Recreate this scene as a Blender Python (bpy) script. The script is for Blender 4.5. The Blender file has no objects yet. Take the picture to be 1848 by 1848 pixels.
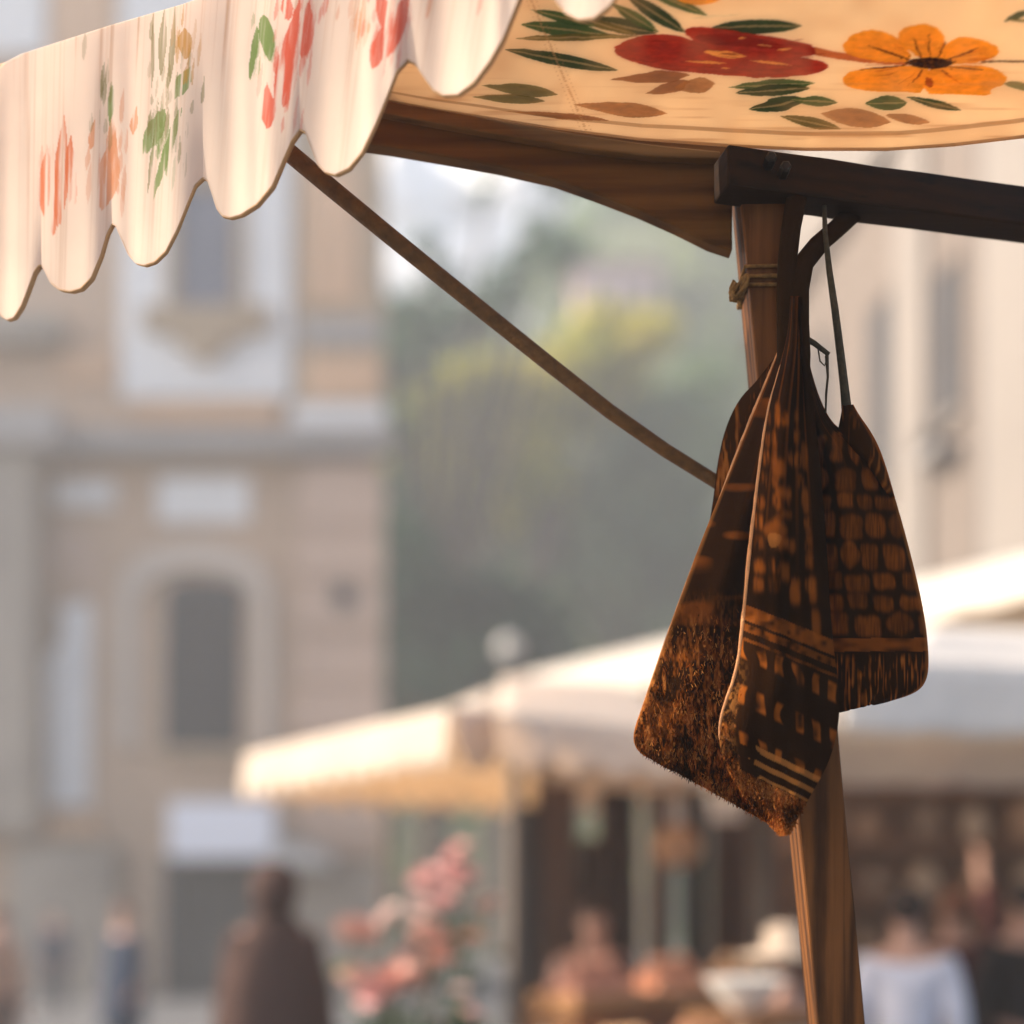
import bpy, bmesh, math, random
import numpy as np
from mathutils import Vector, Matrix, noise

random.seed(7)
rng = np.random.default_rng(11)
SC = bpy.context.scene
COL = SC.collection
PI = math.pi

# ------------------------------------------------------------------ survey
# the lens: 48 mm on a 36 mm square frame, eye 1.6 m above the paving, level
F, CX, HOR, EYE = 2464.0, 924.0, 1640.0, 1.6
def at(px, py, Y):
    return Vector(((px - CX) / F * Y, Y, EYE + (HOR - py) / F * Y))
def ix(px, Y): return (px - CX) / F * Y
def iz(py, Y): return EYE + (HOR - py) / F * Y

# ------------------------------------------------------------------ helpers
def tag(o, label=None, cat=None, group=None, kind=None):
    if label: o['label'] = label
    if cat: o['category'] = cat
    if group: o['group'] = group
    if kind: o['kind'] = kind
    return o

def empty(name, loc, label=None, cat=None, group=None):
    o = bpy.data.objects.new(name, None)
    o.empty_display_size = .1
    COL.objects.link(o)
    o.location = Vector(loc)
    return tag(o, label, cat, group)

class MB:
    def __init__(s): s.v, s.f, s.c = [], [], []
    def add(s, vs, fs, col=None):
        n = len(s.v)
        s.v += [tuple(p) for p in vs]
        s.f += [tuple(i + n for i in f) for f in fs]
        if col is not None: s.c += [col] * len(vs)
        return s
    def box(s, c, size, rz=0, M=None):
        hx, hy, hz = [a / 2 for a in size]
        R = Matrix.Rotation(rz, 3, 'Z') if M is None else M
        vs = [Vector(c) + R @ Vector((x, y, z)) for x in (-hx, hx) for y in (-hy, hy) for z in (-hz, hz)]
        return s.add(vs, [(0,1,3,2),(4,6,7,5),(0,4,5,1),(2,3,7,6),(0,2,6,4),(1,5,7,3)])
    def rect(s, p0, p1, q0, q1, Y, d):           # block seen between image columns/rows at distance Y, d metres deep
        x0, x1, z0, z1 = ix(p0, Y), ix(p1, Y), iz(q1, Y), iz(q0, Y)
        return s.box(((x0+x1)/2, Y + d/2, (z0+z1)/2), (x1-x0, d, z1-z0))
    def tube(s, pts, rad, n=10, flat=1.0, cap=True, up=None):
        pts = [Vector(p) for p in pts]
        if not hasattr(rad, '__len__'): rad = [rad] * len(pts)
        vs, fs = [], []
        prev = None
        for i, p in enumerate(pts):
            t = (pts[min(i+1, len(pts)-1)] - pts[max(i-1, 0)]).normalized()
            if prev is None:
                a = Vector(up) if up else (Vector((0,1,0)) if abs(t.y) < .9 else Vector((1,0,0)))
            else: a = prev
            b = (a - t * a.dot(t)).normalized(); prev = b
            c = t.cross(b)
            for k in range(n):
                w = 2*PI*k/n
                vs.append(p + (b*math.cos(w)*flat + c*math.sin(w)) * rad[i])
        for i in range(len(pts)-1):
            for k in range(n):
                fs.append((i*n+k, i*n+(k+1)%n, (i+1)*n+(k+1)%n, (i+1)*n+k))
        if cap:
            fs.append(tuple(range(n-1,-1,-1))); fs.append(tuple((len(pts)-1)*n+k for k in range(n)))
        return s.add(vs, fs)
    def lathe(s, prof, c=(0,0,0), n=24):
        vs, fs = [], []
        for r, z in prof:
            for k in range(n):
                w = 2*PI*k/n
                vs.append((c[0]+r*math.cos(w), c[1]+r*math.sin(w), c[2]+z))
        for i in range(len(prof)-1):
            for k in range(n): fs.append((i*n+k, i*n+(k+1)%n, (i+1)*n+(k+1)%n, (i+1)*n+k))
        fs.append(tuple(range(n-1,-1,-1))); fs.append(tuple((len(prof)-1)*n+k for k in range(n)))
        return s.add(vs, fs)
    def prism(s, poly, Y, d):                    # outline of (x, z) standing at distance Y, d metres thick
        n = len(poly)
        vs = [(x, Y, z) for x, z in poly] + [(x, Y+d, z) for x, z in poly]
        fs = [tuple(range(n)), tuple(range(2*n-1, n-1, -1))] + [(i, i+n, (i+1)%n+n, (i+1)%n) for i in range(n)]
        return s.add(vs, fs)
    def ball(s, c, r, sub=2, jit=0):
        bm = bmesh.new(); bmesh.ops.create_icosphere(bm, subdivisions=sub, radius=1)
        rr = r if hasattr(r, '__len__') else (r, r, r)
        vs = []
        for v in bm.verts:
            k = 1 + jit * noise.noise(v.co*1.7 + Vector(c)*3)
            vs.append((c[0]+v.co.x*rr[0]*k, c[1]+v.co.y*rr[1]*k, c[2]+v.co.z*rr[2]*k))
        fs = [tuple(v.index for v in f.verts) for f in bm.faces]
        bm.free()
        return s.add(vs, fs)
    def build(s, name, mat, parent=None, smooth=False, bevel=0, solid=0, offset=0):
        me = bpy.data.meshes.new(name)
        off = Vector((0,0,0)); q = parent
        while q is not None: off = off + q.location; q = q.parent
        me.from_pydata([Vector(v) - off for v in s.v], [], s.f)
        me.validate(); me.update()
        if s.c and len(s.c) == len(s.v):
            ca = me.color_attributes.new('paint', 'FLOAT_COLOR', 'POINT')
            arr = np.ones((len(s.v), 4), dtype=np.float32); arr[:, :3] = np.array(s.c, dtype=np.float32)
            ca.data.foreach_set('color', arr.ravel())
        if mat: me.materials.append(mat)
        bm = bmesh.new(); bm.from_mesh(me); bmesh.ops.recalc_face_normals(bm, faces=bm.faces); bm.to_mesh(me); bm.free()
        o = bpy.data.objects.new(name, me); COL.objects.link(o)
        if parent: o.parent = parent
        if smooth:
            me.polygons.foreach_set('use_smooth', [True]*len(me.polygons))
        if bevel:
            m = o.modifiers.new('bevel', 'BEVEL'); m.width = bevel; m.segments = 2; m.limit_method = 'ANGLE'
        if solid:
            m = o.modifiers.new('solid', 'SOLIDIFY'); m.thickness = solid; m.offset = offset
        return o

def copy_tree(o, parent=None):
    c = o.copy(); COL.objects.link(c)
    if parent: c.parent = parent
    for ch in o.children: copy_tree(ch, c)
    return c

def grid_mesh(name, P, C, mat, parent, solid=.003, offset=0):
    """P: (nv, nu, 3) points, C: (nv, nu, 3) dyes"""
    nv, nu = P.shape[:2]
    off = Vector((0,0,0)); q = parent
    while q is not None: off = off + q.location; q = q.parent
    V = (P.reshape(-1, 3) - np.array(off)).tolist()
    I = np.arange(nv*nu).reshape(nv, nu)
    Fc = np.stack([I[:-1,:-1], I[:-1,1:], I[1:,1:], I[1:,:-1]], -1).reshape(-1, 4).tolist()
    me = bpy.data.meshes.new(name); me.from_pydata(V, [], Fc); me.update()
    ca = me.color_attributes.new('paint', 'FLOAT_COLOR', 'POINT')
    arr = np.ones((nv*nu, 4), dtype=np.float32); arr[:, :3] = C.reshape(-1, 3)
    ca.data.foreach_set('color', arr.ravel())
    me.polygons.foreach_set('use_smooth', [True]*len(me.polygons))
    me.materials.append(mat)
    o = bpy.data.objects.new(name, me); COL.objects.link(o); o.parent = parent
    if solid:
        m = o.modifiers.new('solid', 'SOLIDIFY'); m.thickness = solid; m.offset = offset
    return o

# ------------------------------------------------------------------ materials
def srgb(r, g, b):
    return tuple(((c/255)/12.92 if c/255 <= .04045 else ((c/255+.055)/1.055)**2.4) for c in (r, g, b))

def new_mat(name):
    m = bpy.data.materials.new(name); m.use_nodes = True
    nt = m.node_tree; b = nt.nodes['Principled BSDF']
    return m, nt, b

def plain(name, col, rough=.8, var=.18, scale=6, bump=0, metal=0, bscale=None, spec=.3):
    m, nt, b = new_mat(name)
    N, L = nt.nodes, nt.links
    tc = N.new('ShaderNodeTexCoord')
    nz = N.new('ShaderNodeTexNoise'); nz.inputs['Scale'].default_value = scale; nz.inputs['Detail'].default_value = 6
    L.new(tc.outputs['Object'], nz.inputs['Vector'])
    rp = N.new('ShaderNodeValToRGB')
    rp.color_ramp.elements[0].position = .3; rp.color_ramp.elements[1].position = .7
    rp.color_ramp.elements[0].color = (*[c*(1-var) for c in col], 1)
    rp.color_ramp.elements[1].color = (*[min(1, c*(1+var)) for c in col], 1)
    L.new(nz.outputs['Fac'], rp.inputs['Fac']); L.new(rp.outputs['Color'], b.inputs['Base Color'])
    b.inputs['Roughness'].default_value = rough; b.inputs['Metallic'].default_value = metal
    b.inputs['Specular IOR Level'].default_value = spec
    if bump:
        n2 = N.new('ShaderNodeTexNoise'); n2.inputs['Scale'].default_value = bscale or scale*8; n2.inputs['Detail'].default_value = 4
        L.new(tc.outputs['Object'], n2.inputs['Vector'])
        bp = N.new('ShaderNodeBump'); bp.inputs['Strength'].default_value = bump; bp.inputs['Distance'].default_value = .02
        L.new(n2.outputs['Fac'], bp.inputs['Height']); L.new(bp.outputs['Normal'], b.inputs['Normal'])
    return m

def cloth(name, col=None, transl=.4, tint=(1,1,1), weave=900, bump=.25, rough=.95, var=.06, sheen=0):
    """woven cloth that lets part of the daylight through; dye from the 'paint' attribute when col is None"""
    m, nt, b = new_mat(name)
    N, L = nt.nodes, nt.links
    tc = N.new('ShaderNodeTexCoord')
    if col is None:
        src = N.new('ShaderNodeAttribute'); src.attribute_name = 'paint'; base = src.outputs['Color']
    else:
        src = N.new('ShaderNodeRGB'); src.outputs[0].default_value = (*col, 1); base = src.outputs[0]
    nz = N.new('ShaderNodeTexNoise'); nz.inputs['Scale'].default_value = 14; nz.inputs['Detail'].default_value = 8
    L.new(tc.outputs['Object'], nz.inputs['Vector'])
    mr = N.new('ShaderNodeMapRange'); mr.inputs['To Min'].default_value = 1-var; mr.inputs['To Max'].default_value = 1+var
    mr.inputs['From Min'].default_value = .3; mr.inputs['From Max'].default_value = .7
    L.new(nz.outputs['Fac'], mr.inputs['Value'])
    mx = N.new('ShaderNodeVectorMath'); mx.operation = 'SCALE'
    L.new(base, mx.inputs[0]); L.new(mr.outputs['Result'], mx.inputs['Scale'])
    L.new(mx.outputs['Vector'], b.inputs['Base Color'])
    b.inputs['Roughness'].default_value = rough; b.inputs['Specular IOR Level'].default_value = .1
    b.inputs['Sheen Weight'].default_value = sheen
    tv = N.new('ShaderNodeVectorMath'); tv.operation = 'MULTIPLY'; tv.inputs[1].default_value = tint
    L.new(mx.outputs['Vector'], tv.inputs[0])
    tr = N.new('ShaderNodeBsdfTranslucent'); L.new(tv.outputs['Vector'], tr.inputs['Color'])
    ms = N.new('ShaderNodeMixShader'); ms.inputs['Fac'].default_value = transl; b.inputs['Specular IOR Level'].default_value = .04
    L.new(b.outputs['BSDF'], ms.inputs[1]); L.new(tr.outputs['BSDF'], ms.inputs[2])
    L.new(ms.outputs['Shader'], N['Material Output'].inputs['Surface'])
    n2 = N.new('ShaderNodeTexNoise'); n2.inputs['Scale'].default_value = weave; n2.inputs['Detail'].default_value = 2
    L.new(tc.outputs['Object'], n2.inputs['Vector'])
    bp = N.new('ShaderNodeBump'); bp.inputs['Strength'].default_value = bump; bp.inputs['Distance'].default_value = .001
    L.new(n2.outputs['Fac'], bp.inputs['Height'])
    L.new(bp.outputs['Normal'], b.inputs['Normal'])
    return m

def wood(name, c1, c2, axis='z', rough=.6, bump=.3, fine=90, rings=10, shear=0, ringmix=.25, crack=.8):
    m, nt, b = new_mat(name)
    N, L = nt.nodes, nt.links
    tc = N.new('ShaderNodeTexCoord')
    mp = N.new('ShaderNodeMapping')
    st = {'x': (.05, 1, 1), 'y': (1, .05, 1), 'z': (1, 1, .05)}[axis]
    mp.inputs['Scale'].default_value = st
    mp.inputs['Rotation'].default_value = (0, shear, 0)
    L.new(tc.outputs['Object'], mp.inputs['Vector'])
    a = N.new('ShaderNodeTexNoise'); a.inputs['Scale'].default_value = fine; a.inputs['Detail'].default_value = 8; a.inputs['Roughness'].default_value = .65
    L.new(mp.outputs['Vector'], a.inputs['Vector'])
    w = N.new('ShaderNodeTexWave'); w.wave_type = 'RINGS'; w.rings_direction = {'x': 'X', 'y': 'Y', 'z': 'Z'}[axis]
    w.inputs['Scale'].default_value = rings; w.inputs['Distortion'].default_value = 5; w.inputs['Detail'].default_value = 4; w.inputs['Detail Scale'].default_value = 1.6
    mp2 = N.new('ShaderNodeMapping'); mp2.inputs['Location'].default_value = (.13, .21, .17); mp2.inputs['Scale'].default_value = {'x': (.12,1,1), 'y': (1,.12,1), 'z': (1,1,.12)}[axis]
    L.new(tc.outputs['Object'], mp2.inputs['Vector']); L.new(mp2.outputs['Vector'], w.inputs['Vector'])
    big = N.new('ShaderNodeTexNoise'); big.inputs['Scale'].default_value = 3.5; big.inputs['Detail'].default_value = 3
    L.new(tc.outputs['Object'], big.inputs['Vector'])
    mix = N.new('ShaderNodeMix'); mix.data_type = 'FLOAT'; mix.inputs['Factor'].default_value = ringmix
    L.new(a.outputs['Fac'], mix.inputs['A']); L.new(w.outputs['Fac'], mix.inputs['B'])
    mix2 = N.new('ShaderNodeMix'); mix2.data_type = 'FLOAT'; mix2.inputs['Factor'].default_value = .25
    L.new(mix.outputs['Result'], mix2.inputs['A']); L.new(big.outputs['Fac'], mix2.inputs['B'])
    rp = N.new('ShaderNodeValToRGB')
    rp.color_ramp.elements[0].position = .28; rp.color_ramp.elements[1].position = .72
    rp.color_ramp.elements[0].color = (*c1, 1); rp.color_ramp.elements[1].color = (*c2, 1)
    L.new(mix2.outputs['Result'], rp.inputs['Fac']); L.new(rp.outputs['Color'], b.inputs['Base Color'])
    ck = N.new('ShaderNodeTexNoise'); ck.inputs['Scale'].default_value = fine*.45; ck.inputs['Detail'].default_value = 3
    mp3 = N.new('ShaderNodeMapping'); mp3.inputs['Scale'].default_value = {'x': (.02,1,1), 'y': (1,.02,1), 'z': (1,1,.02)}[axis]; mp3.inputs['Location'].default_value = (.7,.3,.9); mp3.inputs['Rotation'].default_value = (0, shear, 0)
    L.new(tc.outputs['Object'], mp3.inputs['Vector']); L.new(mp3.outputs['Vector'], ck.inputs['Vector'])
    cr = N.new('ShaderNodeMapRange'); cr.inputs['From Min'].default_value = .60; cr.inputs['From Max'].default_value = .68; cr.inputs['To Max'].default_value = crack; L.new(ck.outputs['Fac'], cr.inputs['Value'])
    cm = N.new('ShaderNodeMix'); cm.data_type = 'RGBA'; L.new(cr.outputs['Result'], cm.inputs['Factor']); L.new(rp.outputs['Color'], cm.inputs['A']); cm.inputs['B'].default_value = (*[c*.45 for c in c1], 1)
    L.new(cm.outputs['Result'], b.inputs['Base Color'])
    b.inputs['Roughness'].default_value = rough; b.inputs['Specular IOR Level'].default_value = .12
    bp = N.new('ShaderNodeBump'); bp.inputs['Strength'].default_value = bump; bp.inputs['Distance'].default_value = .002
    L.new(mix.outputs['Result'], bp.inputs['Height']); L.new(bp.outputs['Normal'], b.inputs['Normal'])
    return m

def leafmat(name, transl=.42, rough=.6):
    return cloth(name, None, transl, (1.1, 1.15, .6), weave=40, bump=.1, rough=rough, var=.15)

M = {}
M['canopy'] = cloth('painted_canvas', None, .62, (1.0, .91, .80), bump=.12, var=.03)
M['valance'] = cloth('painted_valance_cloth', None, .45, (1.0, .87, .74), bump=.12, var=.03)
M['hem'] = cloth('tan_hem_tape', srgb(206, 164, 118), .12, (1,.8,.6), bump=.3)
M['post'] = wood('pine_post', srgb(50, 28, 11), srgb(120, 74, 36), 'z', fine=110, rings=16, shear=.085, ringmix=.4)
M['beam'] = wood('dark_beam', srgb(26, 13, 3), srgb(48, 27, 8), 'x', fine=100, rings=14)
M['board'] = wood('brown_board', srgb(66, 40, 13), srgb(122, 80, 34), 'x', fine=70, rings=9, crack=.25)
M['batten'] = wood('batten', srgb(80, 52, 22), srgb(140, 98, 52), 'x', fine=70, rings=9)
M['stick'] = plain('stick', srgb(96, 64, 28), .7, .3, 60, .3, bscale=140)
M['bag'] = cloth('printed_brown_cloth', None, .40, (1.5, .75, .30), weave=520, bump=.9, var=.25)
M['fringe'] = cloth('tufts', None, .35, (1.2, .8, .4), weave=300, bump=.1, var=.2)
M['trim'] = plain('leather_trim_and_rim', srgb(190, 128, 78), .6, .25, 60, .3)
M['strap'] = cloth('brown_strap', (.022,.009,.0018), .05, bump=.6, weave=300)
M['cord'] = plain('dark_cord', srgb(70, 62, 44), .7, .3, 200, .5)
M['twine'] = plain('twine', srgb(150, 110, 58), .8, .35, 150, .6)

# ------------------------------------------------------------------ dye design tools
def lerp_tab(tab, x):
    t = np.array(tab, float)
    return np.interp(x, t[:, 0], t[:, 1])

def inside(px, py, poly):
    poly = np.array(poly, float); n = len(poly)
    r = np.zeros(px.shape, bool)
    x0, y0, x1, y1 = poly[:,0].min(), poly[:,1].min(), poly[:,0].max(), poly[:,1].max()
    m = (px >= x0) & (px <= x1) & (py >= y0) & (py <= y1)
    X, Y = px[m], py[m]; q = np.zeros(X.shape, bool)
    j = n - 1
    for i in range(n):
        xi, yi, xj, yj = *poly[i], *poly[j]
        if yi != yj:
            q ^= ((yi > Y) != (yj > Y)) & (X < (xj - xi) * (Y - yi) / (yj - yi) + xi)
        j = i
    r[m] = q
    return r

def smooth_poly(p, it=2):
    p = [tuple(a) for a in p]
    for _ in range(it):
        q = []
        for i in range(len(p)):
            a, b = p[i], p[(i+1) % len(p)]
            q += [(a[0]*.75+b[0]*.25, a[1]*.75+b[1]*.25), (a[0]*.25+b[0]*.75, a[1]*.25+b[1]*.75)]
        p = q
    return p

def leaf_poly(x0, y0, x1, y1, w, sym=.5, bend=0):
    L = math.hypot(x1-x0, y1-y0); ux, uy = (x1-x0)/L, (y1-y0)/L
    a, b = [], []
    for i in range(15):
        t = i/14
        k = math.sin(PI * t**(math.log(.5)/math.log(sym))) ** .8 * w/2
        c = bend*math.sin(PI*t)
        x, y = x0+ux*L*t - uy*c, y0+uy*L*t + ux*c
        a.append((x-uy*k, y+ux*k)); b.append((x+uy*k, y-ux*k))
    return a + b[::-1]

def vnoise(x, y, seed=0):
    """smooth value noise on arrays"""
    r = np.random.default_rng(seed).random((64, 64))
    xi, yi = np.floor(x).astype(int), np.floor(y).astype(int)
    fx, fy = x-xi, y-yi
    fx, fy = fx*fx*(3-2*fx), fy*fy*(3-2*fy)
    g = lambda a, b: r[a % 64, b % 64]
    return (g(xi,yi)*(1-fx)+g(xi+1,yi)*fx)*(1-fy) + (g(xi,yi+1)*(1-fx)+g(xi+1,yi+1)*fx)*fy

def dye(C, mask, col, a=1.0):
    al = (mask * a)[..., None] if not np.isscalar(a) else (mask.astype(float) * a)[..., None]
    C[:] = C*(1-al) + np.array(col)*al

# ================================================================== FOREGROUND STALL
stall = empty('market_stall', (.42, 1.81, 0),
    'wooden market stall with a cream flower-painted canvas roof and scalloped valance, nearest to the eye', 'market stall')

# --- valance: hangs from a straight eave that runs from left-back to right-front
def eaveY(px):                                   # distance of the eave along the valance
    x0, y0 = ix(0, 1.86), 1.86
    s = -.435                                    # dY/dX
    k = (np.asarray(px, float) - CX) / F
    return (y0 - s*x0) / (1 - s*k)
ZE = 2.752
BOT = [(-6,560),(4,572),(14,578),(26,574),(40,552),(52,520),(62,492),(70,481),(76,480),(82,490),(92,511),(108,524),(128,527),(146,522),(165,503),(182,462),(193,424),(203,405),
       (210,408),(220,432),(232,460),(246,476),(262,480),(280,474),(300,455),(320,416),(338,370),(352,336),(367,322),(376,328),(384,352),(392,378),(402,391),(416,394),(436,388),(464,370),(492,336),(512,288),(526,256),(541,235),
       (551,240),(562,268),(574,298),(586,311),(606,316),(630,305),(654,276),(678,226),(700,172),(716,130),(735,109),(750,116),(766,142),(782,164),(800,173),(828,171),(856,150),(884,112),(908,70),(928,20),(948,-30),
       (962,-45),(980,-30),(1000,0),(1020,24),(1045,36),(1072,34),(1098,14),(1122,-20),(1150,-70),(1180,-120),(1200,-140),(1230,-100),(1270,-60),(1310,-70),(1360,-140),(1400,-200)]
nu, nv = 1000, 200
U = np.linspace(-6, 1400, nu); 
bz = lerp_tab(BOT, U)
Yc = eaveY(U)
top_py = HOR - (ZE - EYE) / Yc * F
# the shoulder of the roof droops a little at the corner
top_py = top_py + lerp_tab([(-6,14),(10,4),(40,-2),(200,-2),(330,2),(470,0),(1400,0)], U)
T = np.linspace(0, 1, nv)[:, None]
PX = np.repeat(U[None, :], nv, 0)
PY = top_py[None, :]*(1-T) + bz[None, :]*T
nt_x = np.array([76,203,367,541,735,962,1200,1500]); 
lobe = np.interp(U, np.concatenate([[-30], nt_x]), np.arange(len(nt_x)+1))
ph = lobe - np.floor(lobe)
bulge = -np.sin(PI*ph)**1.0                       # each lobe bellies out, its right side turns back in
fold = (.012*bulge[None,:] + .005*np.sin(2*PI*ph)[None,:])*T**3
fold = fold + .0012*np.sin(U/9+1.3*np.sin(U/37))[None,:]*(T**.6) + .004*np.sin(U/31+T*1.5)
curl = .010*(1-T)**6                             # rolls over the eave
Yv = Yc[None,:] + fold + curl - .012
X3 = (PX-CX)/F*Yv; Z3 = EYE + (HOR-PY)/F*Yv
Pv = np.stack([X3, Yv, Z3], -1)
Cv = np.ones((nv, nu, 3)) * np.array(srgb(238, 222, 206))
# brushed vertical streaks in the dye
slant = PX + (PY-200)*(.16*(PX/800)+.0)
st = vnoise(slant/3.4, PY/420, 3)*.55 + vnoise(slant/1.7, PY/300, 4)*.45
st2 = np.clip((vnoise(slant/9.0, PY/330+7, 5)-.66)*4, 0, 1)*np.clip((st-.35)*3, 0, 1)
fade = np.clip(1-T*.9, 0, 1)
dye(Cv, np.clip((st-.56)*3,0,1)*(.45+.55*fade), srgb(216,178,140), .34)
dye(Cv, st2*(0.3+.7*fade), srgb(184,138,96), .5)
def streaky(poly, col, a=.9, keep=.3):
    m = inside(PX+2.5*(vnoise(PX/3, PY/40, 13)-.5), PY+7*(vnoise(PX/3.5, PY/50, 12)-.5), smooth_poly(poly)).astype(float)
    gate = np.clip((vnoise(slant/4.6, PY/170, 9)-keep*.72)*4.5, 0, 1)*np.clip(.72+.5*vnoise(slant/2, PY/60, 10),0,1)
    dye(Cv, m*gate, col, a)
coral, orange, pale = srgb(222,108,82), srgb(222,130,86), srgb(222,160,118)
green, olive, ochre = srgb(128,150,84), srgb(136,128,78), srgb(200,150,70)
for p in [(118,203,106,412,28),(130,240,124,340,16),(88,262,80,388,26),(102,300,98,430,16),(112,290,112,390,14)]:
    streaky(leaf_poly(*p, .6), orange, .9, .32)
for p in [(212,228,184,380,44),(205,190,200,300,18),(178,205,165,270,18),(248,190,240,245,14)]:
    streaky(leaf_poly(*p, .65), pale, .85, .4)
for p in [(346,122,316,182,26),(300,196,260,280,32),(330,190,276,362,16),(205,150,200,225,14)]:
    streaky(leaf_poly(*p, .5), green, .85, .2)
for p in [(300,0,292,140,14),(318,0,308,150,10),(290,180,268,350,7),(278,20,276,160,6)]:
    streaky(leaf_poly(*p, .6), olive, .7, .35)
streaky(leaf_poly(334,52,338,108,26), ochre, .8, .25)
for p in [(484,150,486,234,27),(545,-10,498,205,30),(560,0,546,108,32),(520,60,526,190,18),(516,-20,522,40,22),(540,100,512,196,20)]:
    streaky(leaf_poly(*p, .6), coral, .92, .34)
for p in [(476,26,490,112,28),(466,50,452,150,12)]:
    streaky(leaf_poly(*p, .45), green, .95, .02)
for p in [(700,40,674,126,30),(742,-20,690,112,36),(684,-30,702,66,28)]:
    streaky(leaf_poly(*p, .6), coral, .88, .33)
for p in [(662,-20,650,84,12),(790,-60,770,40,8)]:
    streaky(leaf_poly(*p, .6), pale, .6, .4)
for p in [(865,-120,840,-10,26),(910,-160,885,-40,30),(1010,-140,1000,-60,20)]:
    streaky(leaf_poly(*p, .6), coral, .8, .33)
for cx_, cy_, sx_, sy_, n_, cl in [(105,315,30,80,26,orange),(200,300,36,80,26,pale),(300,200,50,110,34,olive),(335,90,26,60,12,ochre),(520,110,46,90,34,coral),(560,40,30,60,16,coral),(695,50,36,60,30,coral),(470,90,20,60,8,green),(290,260,26,60,14,green),(180,170,30,80,14,olive),(640,30,30,60,10,pale),(860,-60,40,70,18,coral)]:
    for q in range(n_):
        x_, y_, l_ = cx_+random.gauss(0,sx_*.5), cy_+random.gauss(0,sy_*.5), random.uniform(25,75)
        streaky(leaf_poly(x_+l_*.10*(cx_/500+.3), y_-l_/2, x_, y_+l_/2, random.uniform(4,9), .6), cl, random.uniform(.25,.6), .25)
val = grid_mesh('valance', Pv, Cv, M['valance'], stall, .0035, 0)
hm = MB()
vs, fs = [], []
idx = list(range(0, nu, 2))
for q, i in enumerate(idx):
    p = Vector(Pv[-1, i]); w_ = .0055 + .0015*math.sin(i*.021)
    inn = Vector((.40, .917, .12)).normalized()
    vs += [p + Vector((0,-.0022,.0010)), p + Vector((0,-.0014,-.0012)), p + inn*w_ + Vector((0,0,-.0008)), p + inn*w_ + Vector((0,0,.0022))]
for q in range(len(idx)-1):
    for k_ in range(4): fs.append((q*4+k_, q*4+(k_+1)%4, q*4+4+(k_+1)%4, q*4+4+k_))
hm.add(vs, fs)
hm.build('hem', M['hem'], val, True)
# the short return of the valance round the left corner
nr = 60
S = np.linspace(0, 1, nr)
cx0, cy0 = Pv[0, 0, 0], Pv[0, 0, 1]
rx = cx0 - .004 - .022*np.sin(S*PI*.5); ry = cy0 + .010 + .06*S
rb = iz(560, 1.86) + .012*np.cos(S*PI*2)
R = np.stack([np.stack([rx, ry, ZE - .03 + (rb - ZE + .03)*t + .0*S], -1) for t in np.linspace(0, 1, 40)], 0)
Cr = np.ones((40, nr, 3))*np.array(srgb(222,190,150))
grid_mesh('side_valance', R, Cr, M['valance'], stall, .0035, 0)

# --- roof canvas, its painted underside towards the eye
nu, nv = 900, 360
S = np.linspace(0, 1, nu)
bpx = S*2060
by = lerp_tab([(0,2.15),(300,2.05),(500,1.92),(600,1.85),(700,1.80),(1000,1.77),(1310,1.765),(1600,1.765),(1848,1.75),(2060,1.74)], bpx)
bpy_ = lerp_tab([(700,176),(800,194),(1000,226),(1150,246),(1310,258),(1450,265),(1600,265),(1720,257),(1848,242),(2060,214)], bpx)
bzz = EYE + (HOR-bpy_)/F*by
bzz = np.where(bpx < 700, np.interp(bpx, [0,300,500,600,700], [2.738,2.738,2.725,2.70,EYE+(HOR-176)/F*1.80]), bzz)
B = np.stack([(bpx-CX)/F*by, by, bzz], -1)
fx = ix(0,1.86) + S*(1.0 - ix(0,1.86)); fy = 1.86 - .435*(fx - ix(0,1.86))
A = np.stack([fx, fy, np.full(nu, ZE-.004)], -1)
tt = np.concatenate([np.linspace(0,.62,290), np.linspace(.62,1,71)[1:]])
nv = len(tt)
tz = tt**1.15
Pc = np.zeros((nv, nu, 3))
for k in range(2): Pc[..., k] = B[None,:,k]*(1-tt[:,None]) + A[None,:,k]*tt[:,None]
Pc[..., 2] = B[None,:,2]*(1-tz[:,None]) + A[None,:,2]*tz[:,None]
# slack: shallow waves plus the rolled back edge
Pc[..., 2] += .004*(vnoise(S[None,:]*26+tt[:,None]*5, tt[:,None]*4+S[None,:]*3, 33)-.5)*np.clip(tt[:,None]*8,0,1) + .003*np.sin(S*23)[None,:]*np.sin(PI*tt)[:,None] - .004*np.exp(-(tt/.05)**2)[:,None]
cpx = CX + Pc[...,0]/Pc[...,1]*F; cpy = HOR - (Pc[...,2]-EYE)/Pc[...,1]*F
Cc = np.ones((nv, nu, 3))*np.array(srgb(252,230,198))
k = .5238
def z2(poly): return [(880+x*k, y*k) for x, y in poly]
wob = 4.0*(vnoise(cpx/22, cpy/8, 21)-.5)
def blot(poly, col, a=.96, var=.22, seed=1, sm=2, crisp=True):
    p = smooth_poly(z2(poly), sm)
    m = inside(cpx+wob*1.2, cpy+wob*.6, p).astype(float)
    tone = (vnoise(cpx/16, cpy/5, seed)*.6+vnoise(cpx/5, cpy/2.2, seed+1)*.4 - .5)*2*var
    al = (m*a)[..., None]
    Cc[:] = Cc*(1-al) + np.clip(np.array(col)[None,None,:]*(1+tone[...,None]), 0, 1)*al
def lf(x0,y0,x1,y1,w,col,a=.95,sym=.5,bend=0,vein=False):
    blot(leaf_poly(x0,y0,x1,y1,w,sym,bend), col, a, .25, int(abs(x0+y1)) % 50, 1)
    if vein: blot(leaf_poly(x0,y0,x1,y1,w*.1+3,sym,bend), srgb(214,190,140), .6, .1, 3, 0)
dg, mg, og = srgb(52,84,44), srgb(80,116,64), srgb(130,122,68)
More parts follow.
